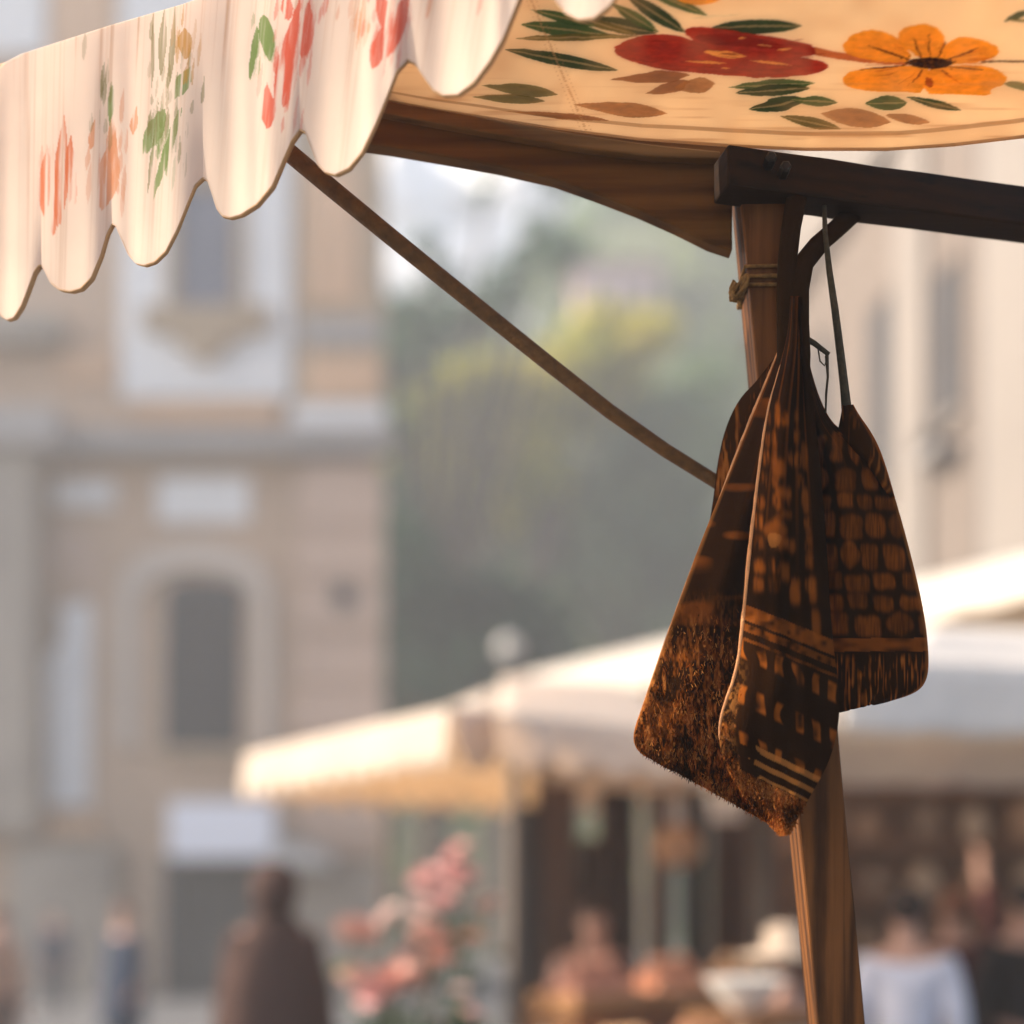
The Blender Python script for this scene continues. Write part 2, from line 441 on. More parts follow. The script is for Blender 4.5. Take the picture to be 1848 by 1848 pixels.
red, dred = srgb(182,62,30), srgb(146,44,22)
org, brn, tan_ = srgb(242,178,52), srgb(158,100,46), srgb(184,134,80)
for q in [(110,80,430,120,50,mg),(90,130,520,122,24,og),(60,168,452,240,44,dg),(345,62,580,112,52,dg),(430,12,590,108,40,mg),(478,-20,684,110,52,dg),
          (240,40,520,118,30,og),(150,30,380,90,34,mg),(770,92,1086,86,50,dg),(520,-50,760,52,40,mg)]:
    lf(*q, .95, .5, 0, True)
lf(640,-10,810,-6,46,org); lf(690,60,880,46,8,srgb(236,220,190),.8)
for q in [(420,272,700,256,42,brn),(545,322,700,278,40,brn),(640,300,785,286,56,tan_),(290,356,616,388,50,tan_),(-20,292,240,322,44,og),(-60,330,200,346,30,og),(60,380,420,412,20,brn)]:
    lf(*q, .85, .6)
for q in [(828,298,1128,284,40,mg),(850,318,1110,300,40,dg),(902,376,1100,338,50,dg),(1040,340,1206,350,34,mg),(1010,398,1216,440,38,og),(1296,352,1446,352,52,mg),(1442,330,1632,378,30,dg)]:
    lf(*q, .95, .55, 0, True)
for q in [(1150,388,1392,418,64,tan_),(1372,394,1524,418,32,tan_),(1776,72,1900,20,22,dg),(1776,284,1900,304,26,mg),(1790,66,1900,70,10,og)]:
    lf(*q, .8)
blot([(1100,150),(1220,182),(1462,212),(1462,224),(1250,208),(1100,184)], srgb(206,120,44), .9, .15, 5)
blot([(1700,205),(1900,206),(1900,212),(1700,212)], srgb(96,70,36), .8, .1, 5, 0)
blot([(428,166),(470,138),(540,118),(640,114),(726,146),(668,106),(720,88),(820,98),(940,118),(1060,138),(1128,154),(1128,188),(1070,194),(1110,199),(1168,212),(1174,234),(1120,252),(1010,266),(890,264),(720,248),(600,237),(520,217),(460,197)], red, .97, .3, 31, 1)
blot([(690,118),(820,112),(1000,140),(1040,170),(900,160),(760,150)], dred, .6, .3, 33)
for x0,y0,x1,y1,w in [(746,176,895,194,26),(676,208,830,216,9),(800,230,836,234,6),(900,206,1045,222,9),(1000,170,1052,166,9),(860,130,890,128,6),(930,152,985,158,5)]:
    lf(x0,y0,x1,y1,w,srgb(246,196,108),.95)
lf(800,180,872,190,8,dred,.7)
for P in ([(1470,212),(1440,150),(1380,108),(1310,96),(1250,118),(1218,162),(1250,192),(1380,212)],
          [(1490,200),(1425,152),(1408,115),(1448,84),(1510,78),(1562,98),(1576,132),(1560,180),(1545,210)],
          [(1545,210),(1578,140),(1640,120),(1720,138),(1768,166),(1745,198),(1600,224)],
          [(1480,222),(1380,228),(1260,238),(1214,266),(1238,298),(1320,313),(1440,313),(1505,318),(1528,228)],
          [(1515,225),(1600,223),(1725,222),(1792,258),(1785,284),(1735,302),(1728,326),(1600,324),(1495,318)]):
    blot(P, org, .97, .2, int(P[0][0]) % 40, 1)
for x0,y0,x1,y1,w in [(1470,208,1300,150,7),(1495,200,1464,120,6),(1522,196,1522,112,6),(1545,200,1580,140,6),(1575,208,1700,160,7),(1470,220,1280,240,5),(1580,225,1720,240,5),(1560,235,1610,272,5),(1500,232,1460,290,5)]:
    lf(x0,y0,x1,y1,w,srgb(96,44,12),.9)
for q in range(34):
    a_ = random.uniform(0, 2*PI); r0, r1 = random.uniform(.25,.5), random.uniform(.7,1.0)
    lf(1520+290*math.cos(a_)*r0, 212+112*math.sin(a_)*r0, 1520+270*math.cos(a_)*r1*.9, 212+104*math.sin(a_)*r1*.9, random.uniform(2.5,5), random.choice([srgb(214,132,28), srgb(250,196,84), srgb(190,104,22)]), .55)
for q in range(46):
    x_, y_ = random.uniform(470,1110), random.uniform(130,245)
    lf(x_, y_, x_+random.uniform(30,120), y_+random.uniform(-6,14), random.uniform(2.5,6), random.choice([srgb(120,34,18), srgb(200,86,46), srgb(140,40,20)]), .4)
lf(1440,214,1612,214,40,srgb(70,40,14),.97)
lf(1508,262,1532,300,26,srgb(170,92,20),.9)
for i in range(60):
    x, y = 1527+random.gauss(0,42), 212+random.gauss(0,10)
    lf(x-5, y, x+5, y+1, 6, random.choice([srgb(36,20,8), srgb(140,82,26), srgb(100,60,18)]), .9)
# hem band along the back edge
tb = np.repeat(tt[:,None], nu, 1)
dye(Cc, (np.abs(tb-.055) < .006), srgb(168,128,82), .55)
dye(Cc, (tb < .012), srgb(150,110,70), .7)
seam = np.abs(cpx-1010-.35*(cpy-120)*1.2)
dye(Cc, (seam < 2.2)*(vnoise(cpx/3, cpy/2.2, 47) > .35), srgb(206,170,126), .6)
dye(Cc, np.clip(1-np.abs(seam-9)/1.2, 0, 1)*((cpy*1.0 % 7) < 4), srgb(196,158,112), .6)
ws = vnoise(cpx/90, cpy/5, 41)
dye(Cc, np.clip((ws-.66)*4, 0, 1)*np.clip(1-tb*3.2, 0, 1), srgb(206,164,116), .5)
dye(Cc, np.clip(vnoise(cpx/60, cpy/40, 44)-.45, 0, 1), srgb(226,190,150), .5)
roof = grid_mesh('roof_canvas', Pc, Cc, M['canopy'], stall, .003, 0)

# --- timber
def bar(b, p, q, w, h, n=6, wob=0):              # straight squared timber from p to q
    p, q = Vector(p), Vector(q); t = (q-p).normalized()
    s = t.cross(Vector((0,0,1)))
    s = Vector((1,0,0)) if s.length < .3 else s.normalized()
    u = s.cross(t).normalized()
    vs, fs = [], []
    for i in range(n+1):
        c = p.lerp(q, i/n) + s*wob*noise.noise(Vector((i*.7, 3, w*50))) + u*wob*noise.noise(Vector((i*.7, 9, w*50)))
        for a, d in ((-1,-1),(1,-1),(1,1),(-1,1)): vs.append(c + s*a*w/2 + u*d*h/2)
    for i in range(n):
        for k_ in range(4): fs.append((i*4+k_, i*4+(k_+1)%4, (i+1)*4+(k_+1)%4, (i+1)*4+k_))
    fs += [(3,2,1,0), tuple(n*4+k_ for k_ in range(4))]
    return b.add(vs, fs)
YP = 1.812
ptop, pbot = at(1366, 312, YP), at(1508, 1848, YP)
d = (pbot-ptop)/(ptop.z-pbot.z)
foot = ptop + d*ptop.z
b = MB()
w = .0635
for i in range(25):
    c = ptop.lerp(foot, i/24)
    e = .0012*noise.noise(Vector((i*.6, 0, 0)))
    b.v += [(c.x-w/2+e, c.y-w/2, c.z), (c.x+w/2+e, c.y-w/2, c.z), (c.x+w/2, c.y+w/2, c.z), (c.x-w/2, c.y+w/2, c.z)]
for i in range(24):
    for k_ in range(4): b.f.append((i*4+k_, i*4+(k_+1)%4, (i+1)*4+(k_+1)%4, (i+1)*4+k_))
b.f += [(0,1,2,3), (99,98,97,96)]
b.build('post', M['post'], stall, bevel=.003)
b = MB(); bar(b, at(1300, 315, 1.757), at(1980, 407, 1.89), .05, .052, 8, .002)
b.build('beam', M['beam'], stall, bevel=.003)
for px, py in [(1392,283),(1418,300)]:
    b = MB(); c_ = at(px, py, 1.722); b.tube([c_+Vector((0,.02,0)), c_, c_+Vector((0,-.003,0))], [.0075,.0075,.005], 6); b.build('bolt', plain('dark_iron', (.03,.025,.02), .5, .2, 60, metal=.7), stall)
# curved apron board under the roof edge
topc = [(640,160),(760,182),(900,206),(1050,232),(1180,250),(1322,262)]
botc = [(1322,452),(1280,438),(1220,408),(1150,377),(1080,350),(1000,322),(900,299),(800,281),(700,264),(640,256)]
b = MB(); b.prism([(ix(x,1.80), iz(y,1.80)) for x, y in topc+botc], 1.80, .026)
b.build('apron_board', M['board'], stall, bevel=.003)
b = MB()
bt = [(640,174),(760,194),(900,218),(1050,244),(1180,262),(1300,274)]; bb = [(1300,288),(1180,284),(1050,268),(900,244),(760,218),(640,196)]
b.prism([(ix(x,1.786), iz(y,1.786)) for x, y in bt+bb], 1.784, .0155)
b.build('batten', M['batten'], stall, bevel=.002)
# diagonal brace
b = MB()
pts = [(395,175,1.742),(470,232,1.742),(525,278,1.742),(600,341,1.745),(700,423,1.755),(800,504,1.765),(900,584,1.775),(1000,664,1.785),(1100,742,1.795),(1200,812,1.805),(1290,868,1.815),(1400,944,1.822)]
b.tube([at(*p) for p in pts], [.0118,.0116,.0113,.011,.0106,.0103,.0100,.0097,.0094,.009,.0087,.0085], 10)
b.build('brace', M['stick'], stall, True)
# knot on the post with twine windings
b = MB()
for j, (y0, dy) in enumerate([(506,4),(516,-5),(526,7),(535,0)]):
    loop = []
    for q in range(25):
        a_ = 2*PI*q/24
        c = ptop.lerp(foot, 0) + d*(ptop.z - iz(y0+dy*math.sin(a_), YP))
        ca, sa = math.cos(a_), math.sin(a_)
        m_ = max(abs(ca), abs(sa))
        loop.append((c.x+ca/m_*(w/2+.003), c.y+sa/m_*(w/2+.003), c.z))
    b.tube(loop, .0024, 6)
kc = at(1333, 522, 1.775)
for j in range(9):
    a_ = random.random()*6
    ring = [kc + Vector((.009*math.cos(a_+q*.7)*(1+.2*math.sin(q+j)), .009*math.sin(j+q*.5)-.004, .014*math.sin(a_+q*.7+j*.3))) for q in range(8)]
    b.tube(ring, .0024, 6)
b.tube([kc+Vector((0,0,-.012)), kc+Vector((.001,-.003,-.021)), kc+Vector((.004,-.002,-.026))], [.003,.0026,.001], 6)
b.build('twine_tie', M['twine'], stall, True)

# ================================================================== HANGING CLOTH BUNDLE
YB = 1.735
bag = empty('hanging_bag', at(1440, 640, YB), 'dark brown printed cloth bag gathered and tied to the stall post by straps', 'bag')
def pl(pts, n):
    p = np.array(pts, float)
    for _ in range(2):                            # round the outline a little, ends fixed
        q = [p[0]]
        for i in range(len(p)-1): q += [p[i]*.75+p[i+1]*.25, p[i]*.25+p[i+1]*.75]
        q.append(p[-1]); p = np.array(q)
    s = np.concatenate([[0], np.cumsum(np.hypot(*np.diff(p, axis=0).T))]); s /= s[-1]
    t = np.linspace(0, 1, n)
    return np.stack([np.interp(t, s, p[:,0]), np.interp(t, s, p[:,1])], -1)
def block(p):
    q = []
    for i in range(len(p)):
        a_, b_ = p[i], p[(i+1) % len(p)]
        for t in (.14,.5,.86): q.append((a_[0]+(b_[0]-a_[0])*t, a_[1]+(b_[1]-a_[1])*t))
    return smooth_poly(q, 1)
DK, MD, OR_, LT = np.array((.0175,.0056,.0008)), np.array((.046,.0150,.0022)), np.array((.40,.105,.012)), np.array((.52,.20,.045))
sheets = {}
def soft(m, n=3):
    for _ in range(n):
        m = (m + np.roll(m,1,0) + np.roll(m,-1,0) + np.roll(m,1,1) + np.roll(m,-1,1))/5
    return m
def sheet(name, Lp, Rp, depth, paint, nu=220, nv=420, solid=.005):
    L_, R_ = pl(Lp, nv), pl(Rp, nv)
    u = np.linspace(0, 1, nu)[None,:]; v = np.linspace(0, 1, nv)[:,None]
    px = L_[:,0:1]*(1-u) + R_[:,0:1]*u; py = L_[:,1:2]*(1-u) + R_[:,1:2]*u
    Yd = depth(u, v, px, py) + 0*px
    P = np.stack([(px-CX)/F*Yd, Yd, EYE+(HOR-py)/F*Yd], -1)
    C = np.ones((nv, nu, 3))*DK
    paint(C, u+0*v, v+0*u, px, py)
    sheets[name] = (P, C)
    return grid_mesh(name, P, C, M['bag'], bag, solid, 0)

def specks(C, px, py, seed, amt):
    n1 = vnoise(px/5.5, py/17, seed)*.5 + vnoise(px/3, py/7, seed+1)*.5
    dye(C, np.clip((n1-.56)*7, 0, 1), OR_, amt)
    dye(C, np.clip((n1-.68)*8, 0, 1), LT, amt)

# lobe of cloth at the upper left, behind
def pA(C, u, v, px, py):
    dye(C, np.ones_like(u), MD, .6); specks(C, px, py*.4, 51, .25)
sheet('back_lobe', [(1405,640),(1368,690),(1335,722),(1310,775),(1296,840),(1290,900),(1280,960)],
      [(1420,640),(1415,700),(1400,760),(1390,820),(1375,880),(1365,930),(1350,980)],
      lambda u, v, px, py: YB + .052 - .026*np.sin(PI*np.clip(u,0,1)*.8+.2) , pA, 80, 160)
# left panel
def pL(C, u, v, px, py):
    f = np.clip((py-1060)/260, 0, 1)
    dye(C, np.ones_like(u), MD, .25)
    dye(C, np.clip(np.clip(np.sin(u*22+v*3)-.75,0,1)*3.5*np.clip(1-v*2.2,0,1),0,1), OR_, .5)  # bright pleat lines near the neck, highlights painted into the dye
    n = vnoise(px/70, py/22, 61)
    dye(C, np.clip((n-.6)*5,0,1)*(1-f*.5), OR_, .35)
    n1 = vnoise(px/6, py/20, 62)*.6+vnoise(px/2.6, py/8, 63)*.4
    dye(C, np.clip((n1-.47)*6,0,1)*f, OR_, .75)
    dye(C, np.clip((n1-.66)*7,0,1)*f, LT, .8)
    dye(C, np.clip(1-u*26,0,1), LT, .5)  # paler left edge: sunlit rim put into the dye
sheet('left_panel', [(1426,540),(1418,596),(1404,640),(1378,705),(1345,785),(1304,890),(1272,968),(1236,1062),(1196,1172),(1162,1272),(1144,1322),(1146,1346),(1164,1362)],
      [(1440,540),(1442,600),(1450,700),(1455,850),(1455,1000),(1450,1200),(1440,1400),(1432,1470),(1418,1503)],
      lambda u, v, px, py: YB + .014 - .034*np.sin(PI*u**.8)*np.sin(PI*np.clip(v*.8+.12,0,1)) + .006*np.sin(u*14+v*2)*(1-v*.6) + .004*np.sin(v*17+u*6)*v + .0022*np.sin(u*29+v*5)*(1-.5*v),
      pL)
# middle panel
def pM(C, u, v, px, py):
    dye(C, np.ones_like(u), MD, .2)
    # irregular printed windows, then slanting bands, then tufted foot
    for (x0,y0,x1,y1,a) in [(1402,728,1412,770,.7),(1398,790,1406,830,.5),(1396,828,1416,862,.6),(1402,880,1428,902,.7),(1408,922,1430,936,.5),(1444,800,1460,850,.5),(1446,880,1460,930,.7),(1452,952,1466,985,.6),(1404,968,1420,990,.8),(1366,1016,1384,1034,.7),(1408,1016,1424,1050,.6),(1424,1058,1444,1092,.75),(1458,1040,1474,1090,.6),(1464,1100,1480,1160,.6),(1454,990,1468,1028,.5)]:
        poly = block([(x0,y0),(x1,y0+4),(x1,y1),(x0+2,y1-3)])
        dye(C, soft(inside(px+2*vnoise(px/5,py/5,71), py, poly).astype(float), 10), OR_, a*.85)
    # loose woven grid of the middle cloth
    for r in range(9):
        for j in range(4):
            y0 = 740 + r*38 + 4*math.sin(r*2+j); x0 = 1384 - r*3.2 + j*(15+r*2.1) + 3*math.sin(r+j*3)
            if (r*3+j*5) % 6 == 1: continue
            m = inside(px+3*(vnoise(px/7,py/9,78)-.5), py+5*(vnoise(px/9,py/9,79)-.5), block([(x0,y0),(x0+9+r*1.2,y0+3),(x0+9+r*1.2,y0+27),(x0+1,y0+24)])).astype(float)
            dye(C, soft(m, 8)*np.clip(vnoise(px/3,py/22,80)*1.5-.1,0,1), OR_, .35+.3*((r+j)%3)/2)
    pleat_bright = np.clip(np.sin(u*30+2*np.sin(v*4))-.72, 0, 1)*3*np.clip(1-v*1.9, 0, 1)  # highlights of the gathers, painted as lighter lines
    dye(C, np.clip(pleat_bright,0,1), OR_, .55)
    e = smooth_poly(leaf_poly(1378,956,1420,960,34), 1); dye(C, soft(inside(px,py,e).astype(float),10), OR_, .5)
    dye(C, inside(px,py,smooth_poly([(1386,962),(1412,964),(1404,990),(1390,988)])).astype(float), LT, .4)
    sl = py - .42*(px-1345)                       # slanting bands
    for a0, a1, am, cc in [(1090,1118,.55,OR_),(1124,1138,.4,OR_),(1150,1156,.3,OR_)]:
        dye(C, ((sl > a0) & (sl < a1)).astype(float)*np.clip(vnoise(px/9,py/9,72)*1.6,0,1), cc, am)
    sl2 = py - .50*(px-1345)
    zone = ((sl2 > 1150) & (sl2 < 1345)).astype(float)
    cells = np.clip(np.sin(px/5.2+vnoise(px/30,py/30,5)*3)*2, 0, 1)*np.clip(np.sin((sl2-1150)/13.5)*2.2-.2, 0, 1)
    dye(C, zone*cells*np.clip(vnoise(px/13,py/17,73)*1.8-.2,0,1), OR_, .8)
    for a0, a1, am in [(1336,1348,.75),(1362,1372,.75),(1386,1392,.7)]:
        dye(C, ((sl2 > a0) & (sl2 < a1) & (px > 1350+vnoise(px/9,py/9,3)*30)).astype(float), LT, am*.8)
    f = np.clip((sl2-1392)/14, 0, 1)
    n1 = vnoise(px/5, py/9, 74)*.6+vnoise(px/2.4, py/4, 75)*.4
    dye(C, np.clip((n1-.40)*5,0,1)*f, OR_, .95); dye(C, np.clip((n1-.58)*6,0,1)*f, LT, .9)
    lo = np.clip((py-1180)/80,0,1)*np.clip((.16-u)/.16,0,1)
    dye(C, np.clip((n1-.42)*5,0,1)*lo, LT, .7)
sheet('middle_panel', [(1429,536),(1425,600),(1410,660),(1387,740),(1371,860),(1355,1000),(1343,1120),(1332,1212),(1304,1284),(1297,1330),(1310,1385),(1345,1440),(1385,1482),(1408,1504)],
      [(1444,536),(1447,600),(1462,700),(1478,850),(1490,1000),(1498,1150),(1514,1262),(1510,1320),(1494,1378),(1462,1432),(1440,1470),(1424,1500)],
      lambda u, v, px, py: YB - .046 - .024*np.sin(PI*u)*np.sin(PI*np.clip(v*.9+.05,0,1)) + .007*np.sin(u*9+1+v*3)*np.clip(1.1-v,0,1) + .005*np.sin(v*21+u*5)*v + .010*(1-u)**4 + .0028*np.sin(u*24+2*np.sin(v*4))*(1-.7*v),
      pM)
# right panel
def grid_print(C, px, py, amt=.75):
    ys = [816,842,872,886,905,930,952,972,995,1012,1040,1050,1066,1078,1098,1120,1150,1170]
    rows = [(784,838),(846,886),(893,920),(928,972),(981,1028),(1036,1066),(1074,1102),(1109,1148)]
    for r, (y0, y1) in enumerate(rows):
        x0 = 1464 + r*3.5; cells = 3 if r < 4 else 4
        wds = [26+2.2*r+6*math.sin(r*3.1+j*5) for j in range(6)]
        for j in range(6):
            wd = wds[j]; dx, dy = 2*math.sin(r*7+j), 3*math.cos(r*3+j*4); slope = .08*(j-1)
            if (r*2+j) % 7 == 2: poly = leaf_poly(x0+wd/2, y0+dy-3, x0+wd/2+2, y1+dy+3, wd*1.1)
            else: poly = block([(x0+dx,y0+dy),(x0+wd+dx,y0+dy+slope*wd),(x0+wd,y1+dy),(x0+3,y1+dy-2)])
            m = inside(px+3*(vnoise(px/11,py/11,81)-.5), py+4*(vnoise(px/13,py/13,82)-.5), poly).astype(float); m = soft(m, 7)
            dye(C, m*np.clip(.35+.8*vnoise(px/2.6,py/30,83)*(.6+.8*vnoise(px/15,py/15,87)),0,1), OR_, amt*(.6+.4*((r*3+j*7)%5)/4))
            x0 += wd + 8 + 3*math.sin(r+j)
    thread = np.clip(np.sin(px*1.9)*.5+.5, 0, 1)*np.clip(vnoise(px/3, py/60, 88)-.3, 0, 1)
    dye(C, thread, MD, .6)
    m = ((py > 1152) & (py < 1176)).astype(float)
    dye(C, m*np.clip(vnoise(px/24,py/12,84)*1.7-.1,0,1), OR_, .7)
def pR(C, u, v, px, py):
    dye(C, np.ones_like(u), MD, .35)
    grid_print(C, px, py)
    dye(C, np.clip(np.clip(np.sin(u*26+2*np.sin(v*3+1))-.75,0,1)*3.5*np.clip(1-v*2.0,0,1),0,1), OR_, .45)  # pleat highlights painted in as lighter streaks
    dye(C, np.clip((u-.955)*26,0,1), LT, .6)  # glowing right rim painted as a lighter edge
    f = np.clip((py-1178)/14,0,1)
    n1 = vnoise(px/2.6, py/34, 85)*.7+vnoise(px/6, py/14, 86)*.3
    dye(C, np.clip((n1-.5)*4,0,1)*f, OR_, .75); dye(C, np.clip((n1-.72)*6,0,1)*f, LT, .5)
sheet('right_panel', [(1436,540),(1440,606),(1452,700),(1462,800),(1470,950),(1482,1100),(1500,1200),(1514,1286)],
      [(1447,540),(1453,640),(1470,705),(1490,752),(1512,778),(1560,796),(1588,830),(1610,890),(1642,1005),(1666,1110),(1674,1190),(1670,1228),(1652,1248),(1600,1264)],
      lambda u, v, px, py: YB + .008 - .036*np.sin(PI*np.clip(u,0,1))*np.sin(PI*np.clip(v*.75+.2,0,1)) + .007*np.sin(u*11+v*2.5)*(1-v*.5) + .015*u**3 + .003*np.sin(u*27+2*np.sin(v*3+1))*(1-.75*v) + .004*np.sin(v*9+u*4)*v,
      pR)
def pS(C, u, v, px, py):
    dye(C, np.ones_like(u), MD, .8); specks(C, px, py*.3, 91, .3)
    dye(C, np.clip((u-.86)*9,0,1), OR_, .7)
sheet('shoulder_fold', [(1524,732),(1519,758),(1514,780),(1520,800),(1560,830),(1590,870)],
      [(1537,732),(1548,752),(1566,776),(1583,806),(1598,850),(1612,900)],
      lambda u, v, px, py: YB - .004 - .014*np.sin(PI*u), pS, 60, 120)
# light edge bindings, plus a thin strip imitating the sunlit rim
def edge(name, pts, r, Y):
    p = pl(pts, 40); b = MB()
    b.tube([at(x, y, Y(i/39)) for i, (x, y) in enumerate(p)], [r*(.5+.5*math.sin(PI*min(1,max(0.08,i/39)))) for i in range(40)], 8)
    return b.build(name, M['trim'], bag, True)
def bind(sh, v0, v1, r, col=0, end=.25):
    P = sheets[sh][0]; n = P.shape[0]
    ids = np.linspace(v0*(n-1), v1*(n-1), 70).astype(int)
    pts = [Vector(P[i, col]) + Vector((-.0006,-.0022,0)) for i in ids]
    b = MB(); b.tube(pts, [r*(end+(1-end)*math.sin(PI*i/69)**.6)*(1+.25*noise.noise(Vector((i*.4,r*900,0)))) for i in range(70)], 8, .7)
    return b.build('binding_rim_strip', M['trim'], bag, True)
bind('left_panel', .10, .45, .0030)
bind('left_panel', .45, .93, .0014)  # thin tan strip added to stand for rim light on the edge
bind('middle_panel', .12, .80, .0040)
# tufted pile on the two lower corners
fr = MB()
def tufts(P, C, n, cond, length):
    nv, nu = P.shape[:2]; k_ = 0
    while k_ < n:
        i, j = random.randrange(4, nv-1), random.randrange(1, nu-2)
        p = Vector(P[i, j]); px = CX+p.x/p.y*F; py = HOR-(p.z-EYE)/p.y*F
        pr = cond(px, py, j/nu, i/nv)
        if random.random() > pr: continue
        k_ += 1
        l = length*random.uniform(.35, 1.2)
        dr = Vector((random.gauss(0,.35), -abs(random.gauss(.35,.3)), -1+random.gauss(0,.35))).normalized()
        sd = dr.cross(Vector((random.gauss(0,1), random.gauss(0,1), random.gauss(0,1)))).normalized()*random.uniform(.0003,.0007)
        t = random.random()
        t = max(0, min(1, t*.9 + 1.1*noise.noise(p*38))); col = tuple((DK*.8+MD*.2)*(1-t)+OR_*t*.8) if t < .8 else tuple(LT*.8)
        p = p + Vector((0,-.0028,0))
        fr.add([p-sd, p+sd, p+dr*l*.6+sd*.8+Vector((0,0,-.001)), p+dr*l, p+dr*l*.6-sd*.8], [(0,1,2,3,4)], col)
P, C = sheets['left_panel']
tufts(P, C, 7000, lambda px, py, u, v: max(0, min(1, (py-1090)/260))*(1 if py < 1330+.5*(px-1150) else 1.3)*.8, .0075)
tufts(P, C, 700, lambda px, py, u, v: 1 if (u < .02 or v > .985) and py > 1000 else 0, .005)
P, C = sheets['middle_panel']
tufts(P, C, 6500, lambda px, py, u, v: 1 if py-.5*(px-1345) > 1392 else (.5 if u < .12 and py > 1230 else 0), .007)
fr.build('tufted_pile', M['fringe'], bag)
# straps, cord and loose ends
b = MB()
b.tube([at(x,y,YB+o) for x,y,o in [(1433,700,.0),(1436,640,.0),(1437,580,.002),(1440,520,.006),(1450,475,.012),(1478,440,.030),(1515,408,.060),(1548,376,.095),(1572,352,.125),(1586,336,.14)]],
       [.020,.019,.0165,.0145,.0135,.013,.0132,.014,.016,.016], 12, .6, up=(0,1,0))
b.build('strap', M['strap'], bag, True)
b = MB()
b.tube([at(x,y,YB+o) for x,y,o in [(1424,690,.0),(1424,620,.0),(1420,540,.004),(1421,470,.010),(1428,410,.016),(1436,365,.030),(1442,312,.052)]],
       [.016,.0155,.0135,.0125,.0125,.0135,.015], 12, .6, up=(0,1,0))
b.build('strap', M['strap'], bag, True)
b = MB()
b.tube([at(1486,310,YB+.10), at(1487,350,YB+.07)]+[at(x,y,YB+.012) for x,y in [(1489,420),(1497,490),(1507,560),(1517,640),(1524,700),(1529,750)]], [.0028,.0028,.0034,.0042,.005,.0055,.006,.0072], 8)
b.build('cord', M['cord'], bag, True)
b = MB()
b.tube([at(x,y,YB+.0) for x,y in [(1450,608),(1470,620),(1496,640)]], [.0040,.0036,.003], 8)
b.tube([at(x,y,YB+.0) for x,y in [(1492,642),(1494,680),(1491,710),(1490,745)]], [.0026,.0016,.0016,.0012], 6)
b.tube([at(x,y,YB+.0) for x,y in [(1476,628),(1480,652),(1488,660),(1492,650)]], .0010, 6)
b.build('toggle', M['cord'], bag, True)
# ================================================================== SETTING MATERIALS
STUCCO = plain('ochre_grey_stucco', (.50,.365,.265), .9, .12, .5, .2, bscale=6)
STUCCO_DK = plain('dark_grey_stucco', (.31,.27,.23), .9, .2, .6, .2, bscale=6)  # darker and greyer than the main wall
PINKST = plain('pinkish_stone_bands', (.52,.385,.305), .9, .1, .5)
PALE = plain('pale_grey_stucco', (.74,.74,.74), .9, .06, .7)
PEACH = plain('peach_plaster', (.60,.40,.26), .9, .1, .6)
TAN = plain('tan_stone', (.42,.32,.22), .9, .12, .6)
GREYST = plain('grey_stone', (.34,.32,.31), .9, .12, .5)
SHUT = plain('dark_grey_shutters', (.05,.05,.055), .7, .2, 3)
DARKIN = plain('dark_interior', (.05,.05,.05), .9, .2, 1)
GLASSY = plain('dull_window_glass', (.16,.16,.19), .15, .1, 1, spec=.6)
ROSE = plain('rose_stucco', (.185,.150,.128), .9, .07, .35)
CREAMST = plain('cream_stucco', (.25,.22,.198), .9, .06, .4)
TILE = plain('clay_tile', (.40,.22,.16), .9, .15, 2)

# ------------------------------------------------------------------ ground
def paving():
    m, nt, b = new_mat('stone_paving'); N, L = nt.nodes, nt.links
    tc = N.new('ShaderNodeTexCoord')
    br = N.new('ShaderNodeTexBrick'); br.inputs['Scale'].default_value = 3; br.inputs['Mortar Size'].default_value = .015
    br.inputs['Color1'].default_value = (.12,.12,.13,1); br.inputs['Color2'].default_value = (.16,.16,.165,1); br.inputs['Mortar'].default_value = (.10,.10,.10,1)
    L.new(tc.outputs['Object'], br.inputs['Vector'])
    L.new(br.outputs['Color'], b.inputs['Base Color']); b.inputs['Roughness'].default_value = .75
    bp = N.new('ShaderNodeBump'); bp.inputs['Strength'].default_value = .3
    L.new(br.outputs['Fac'], bp.inputs['Height']); bp.invert = True; L.new(bp.outputs['Normal'], b.inputs['Normal'])
    return m
b = MB(); b.add([(-900,-300,0),(900,-300,0),(900,1500,0),(-900,1500,0)], [(0,1,2,3)])
tag(b.build('ground', paving()), 'grey stone paving of the square', None, None, 'structure')

# ------------------------------------------------------------------ church on the left
YC = 25.0
church = empty('baroque_church', (ix(200,YC), YC, 0), 'tall ochre baroque church front with pale stucco panels and dark shuttered window', 'church')
def cp(name, mat, rects, Y=None, depth=.3, parent=church, bevel=.03):
    b = MB()
    for r in rects:
        y = (Y if len(r) < 5 else r[4])
        b.rect(*r[:4], y, depth)
    return b.build(name, mat, parent, bevel=bevel)
zt = 19.5
b = MB(); x0, x1 = ix(-420,YC), ix(684,YC); x2 = ix(660, YC+8)
b.add([(x0,YC,0),(x1,YC,0),(x2,YC+8,0),(x0,YC+8,0),(x0,YC,zt),(x1,YC,zt),(x2,YC+8,zt),(x0,YC+8,zt)], [(0,1,5,4),(1,2,6,5),(2,3,7,6),(3,0,4,7),(4,5,6,7),(3,2,1,0)]); b.build('wall', STUCCO, church)
b = MB(); b.box(((x0+x2)/2, YC+3.8, zt+.32), (x2-x0+.6, 8, .6)); b.build('roof', TILE, church)
cp('cornice', GREYST, [(-420,700,772,796),(-420,712,796,812),(528,716,762,772)], YC-.55, .552)
cp('frieze', TAN, [(-420,520,815,838)], YC-.12, .121)
cp('pilaster', PINKST, [(540,690,835,1545)], YC-.28, .281)
rb = MB()
for i in range(7): rb.rect(534, 694, 880+i*95, 946+i*95, YC-.36, .0795)
rb.build('rustication', PINKST, church, bevel=.04)
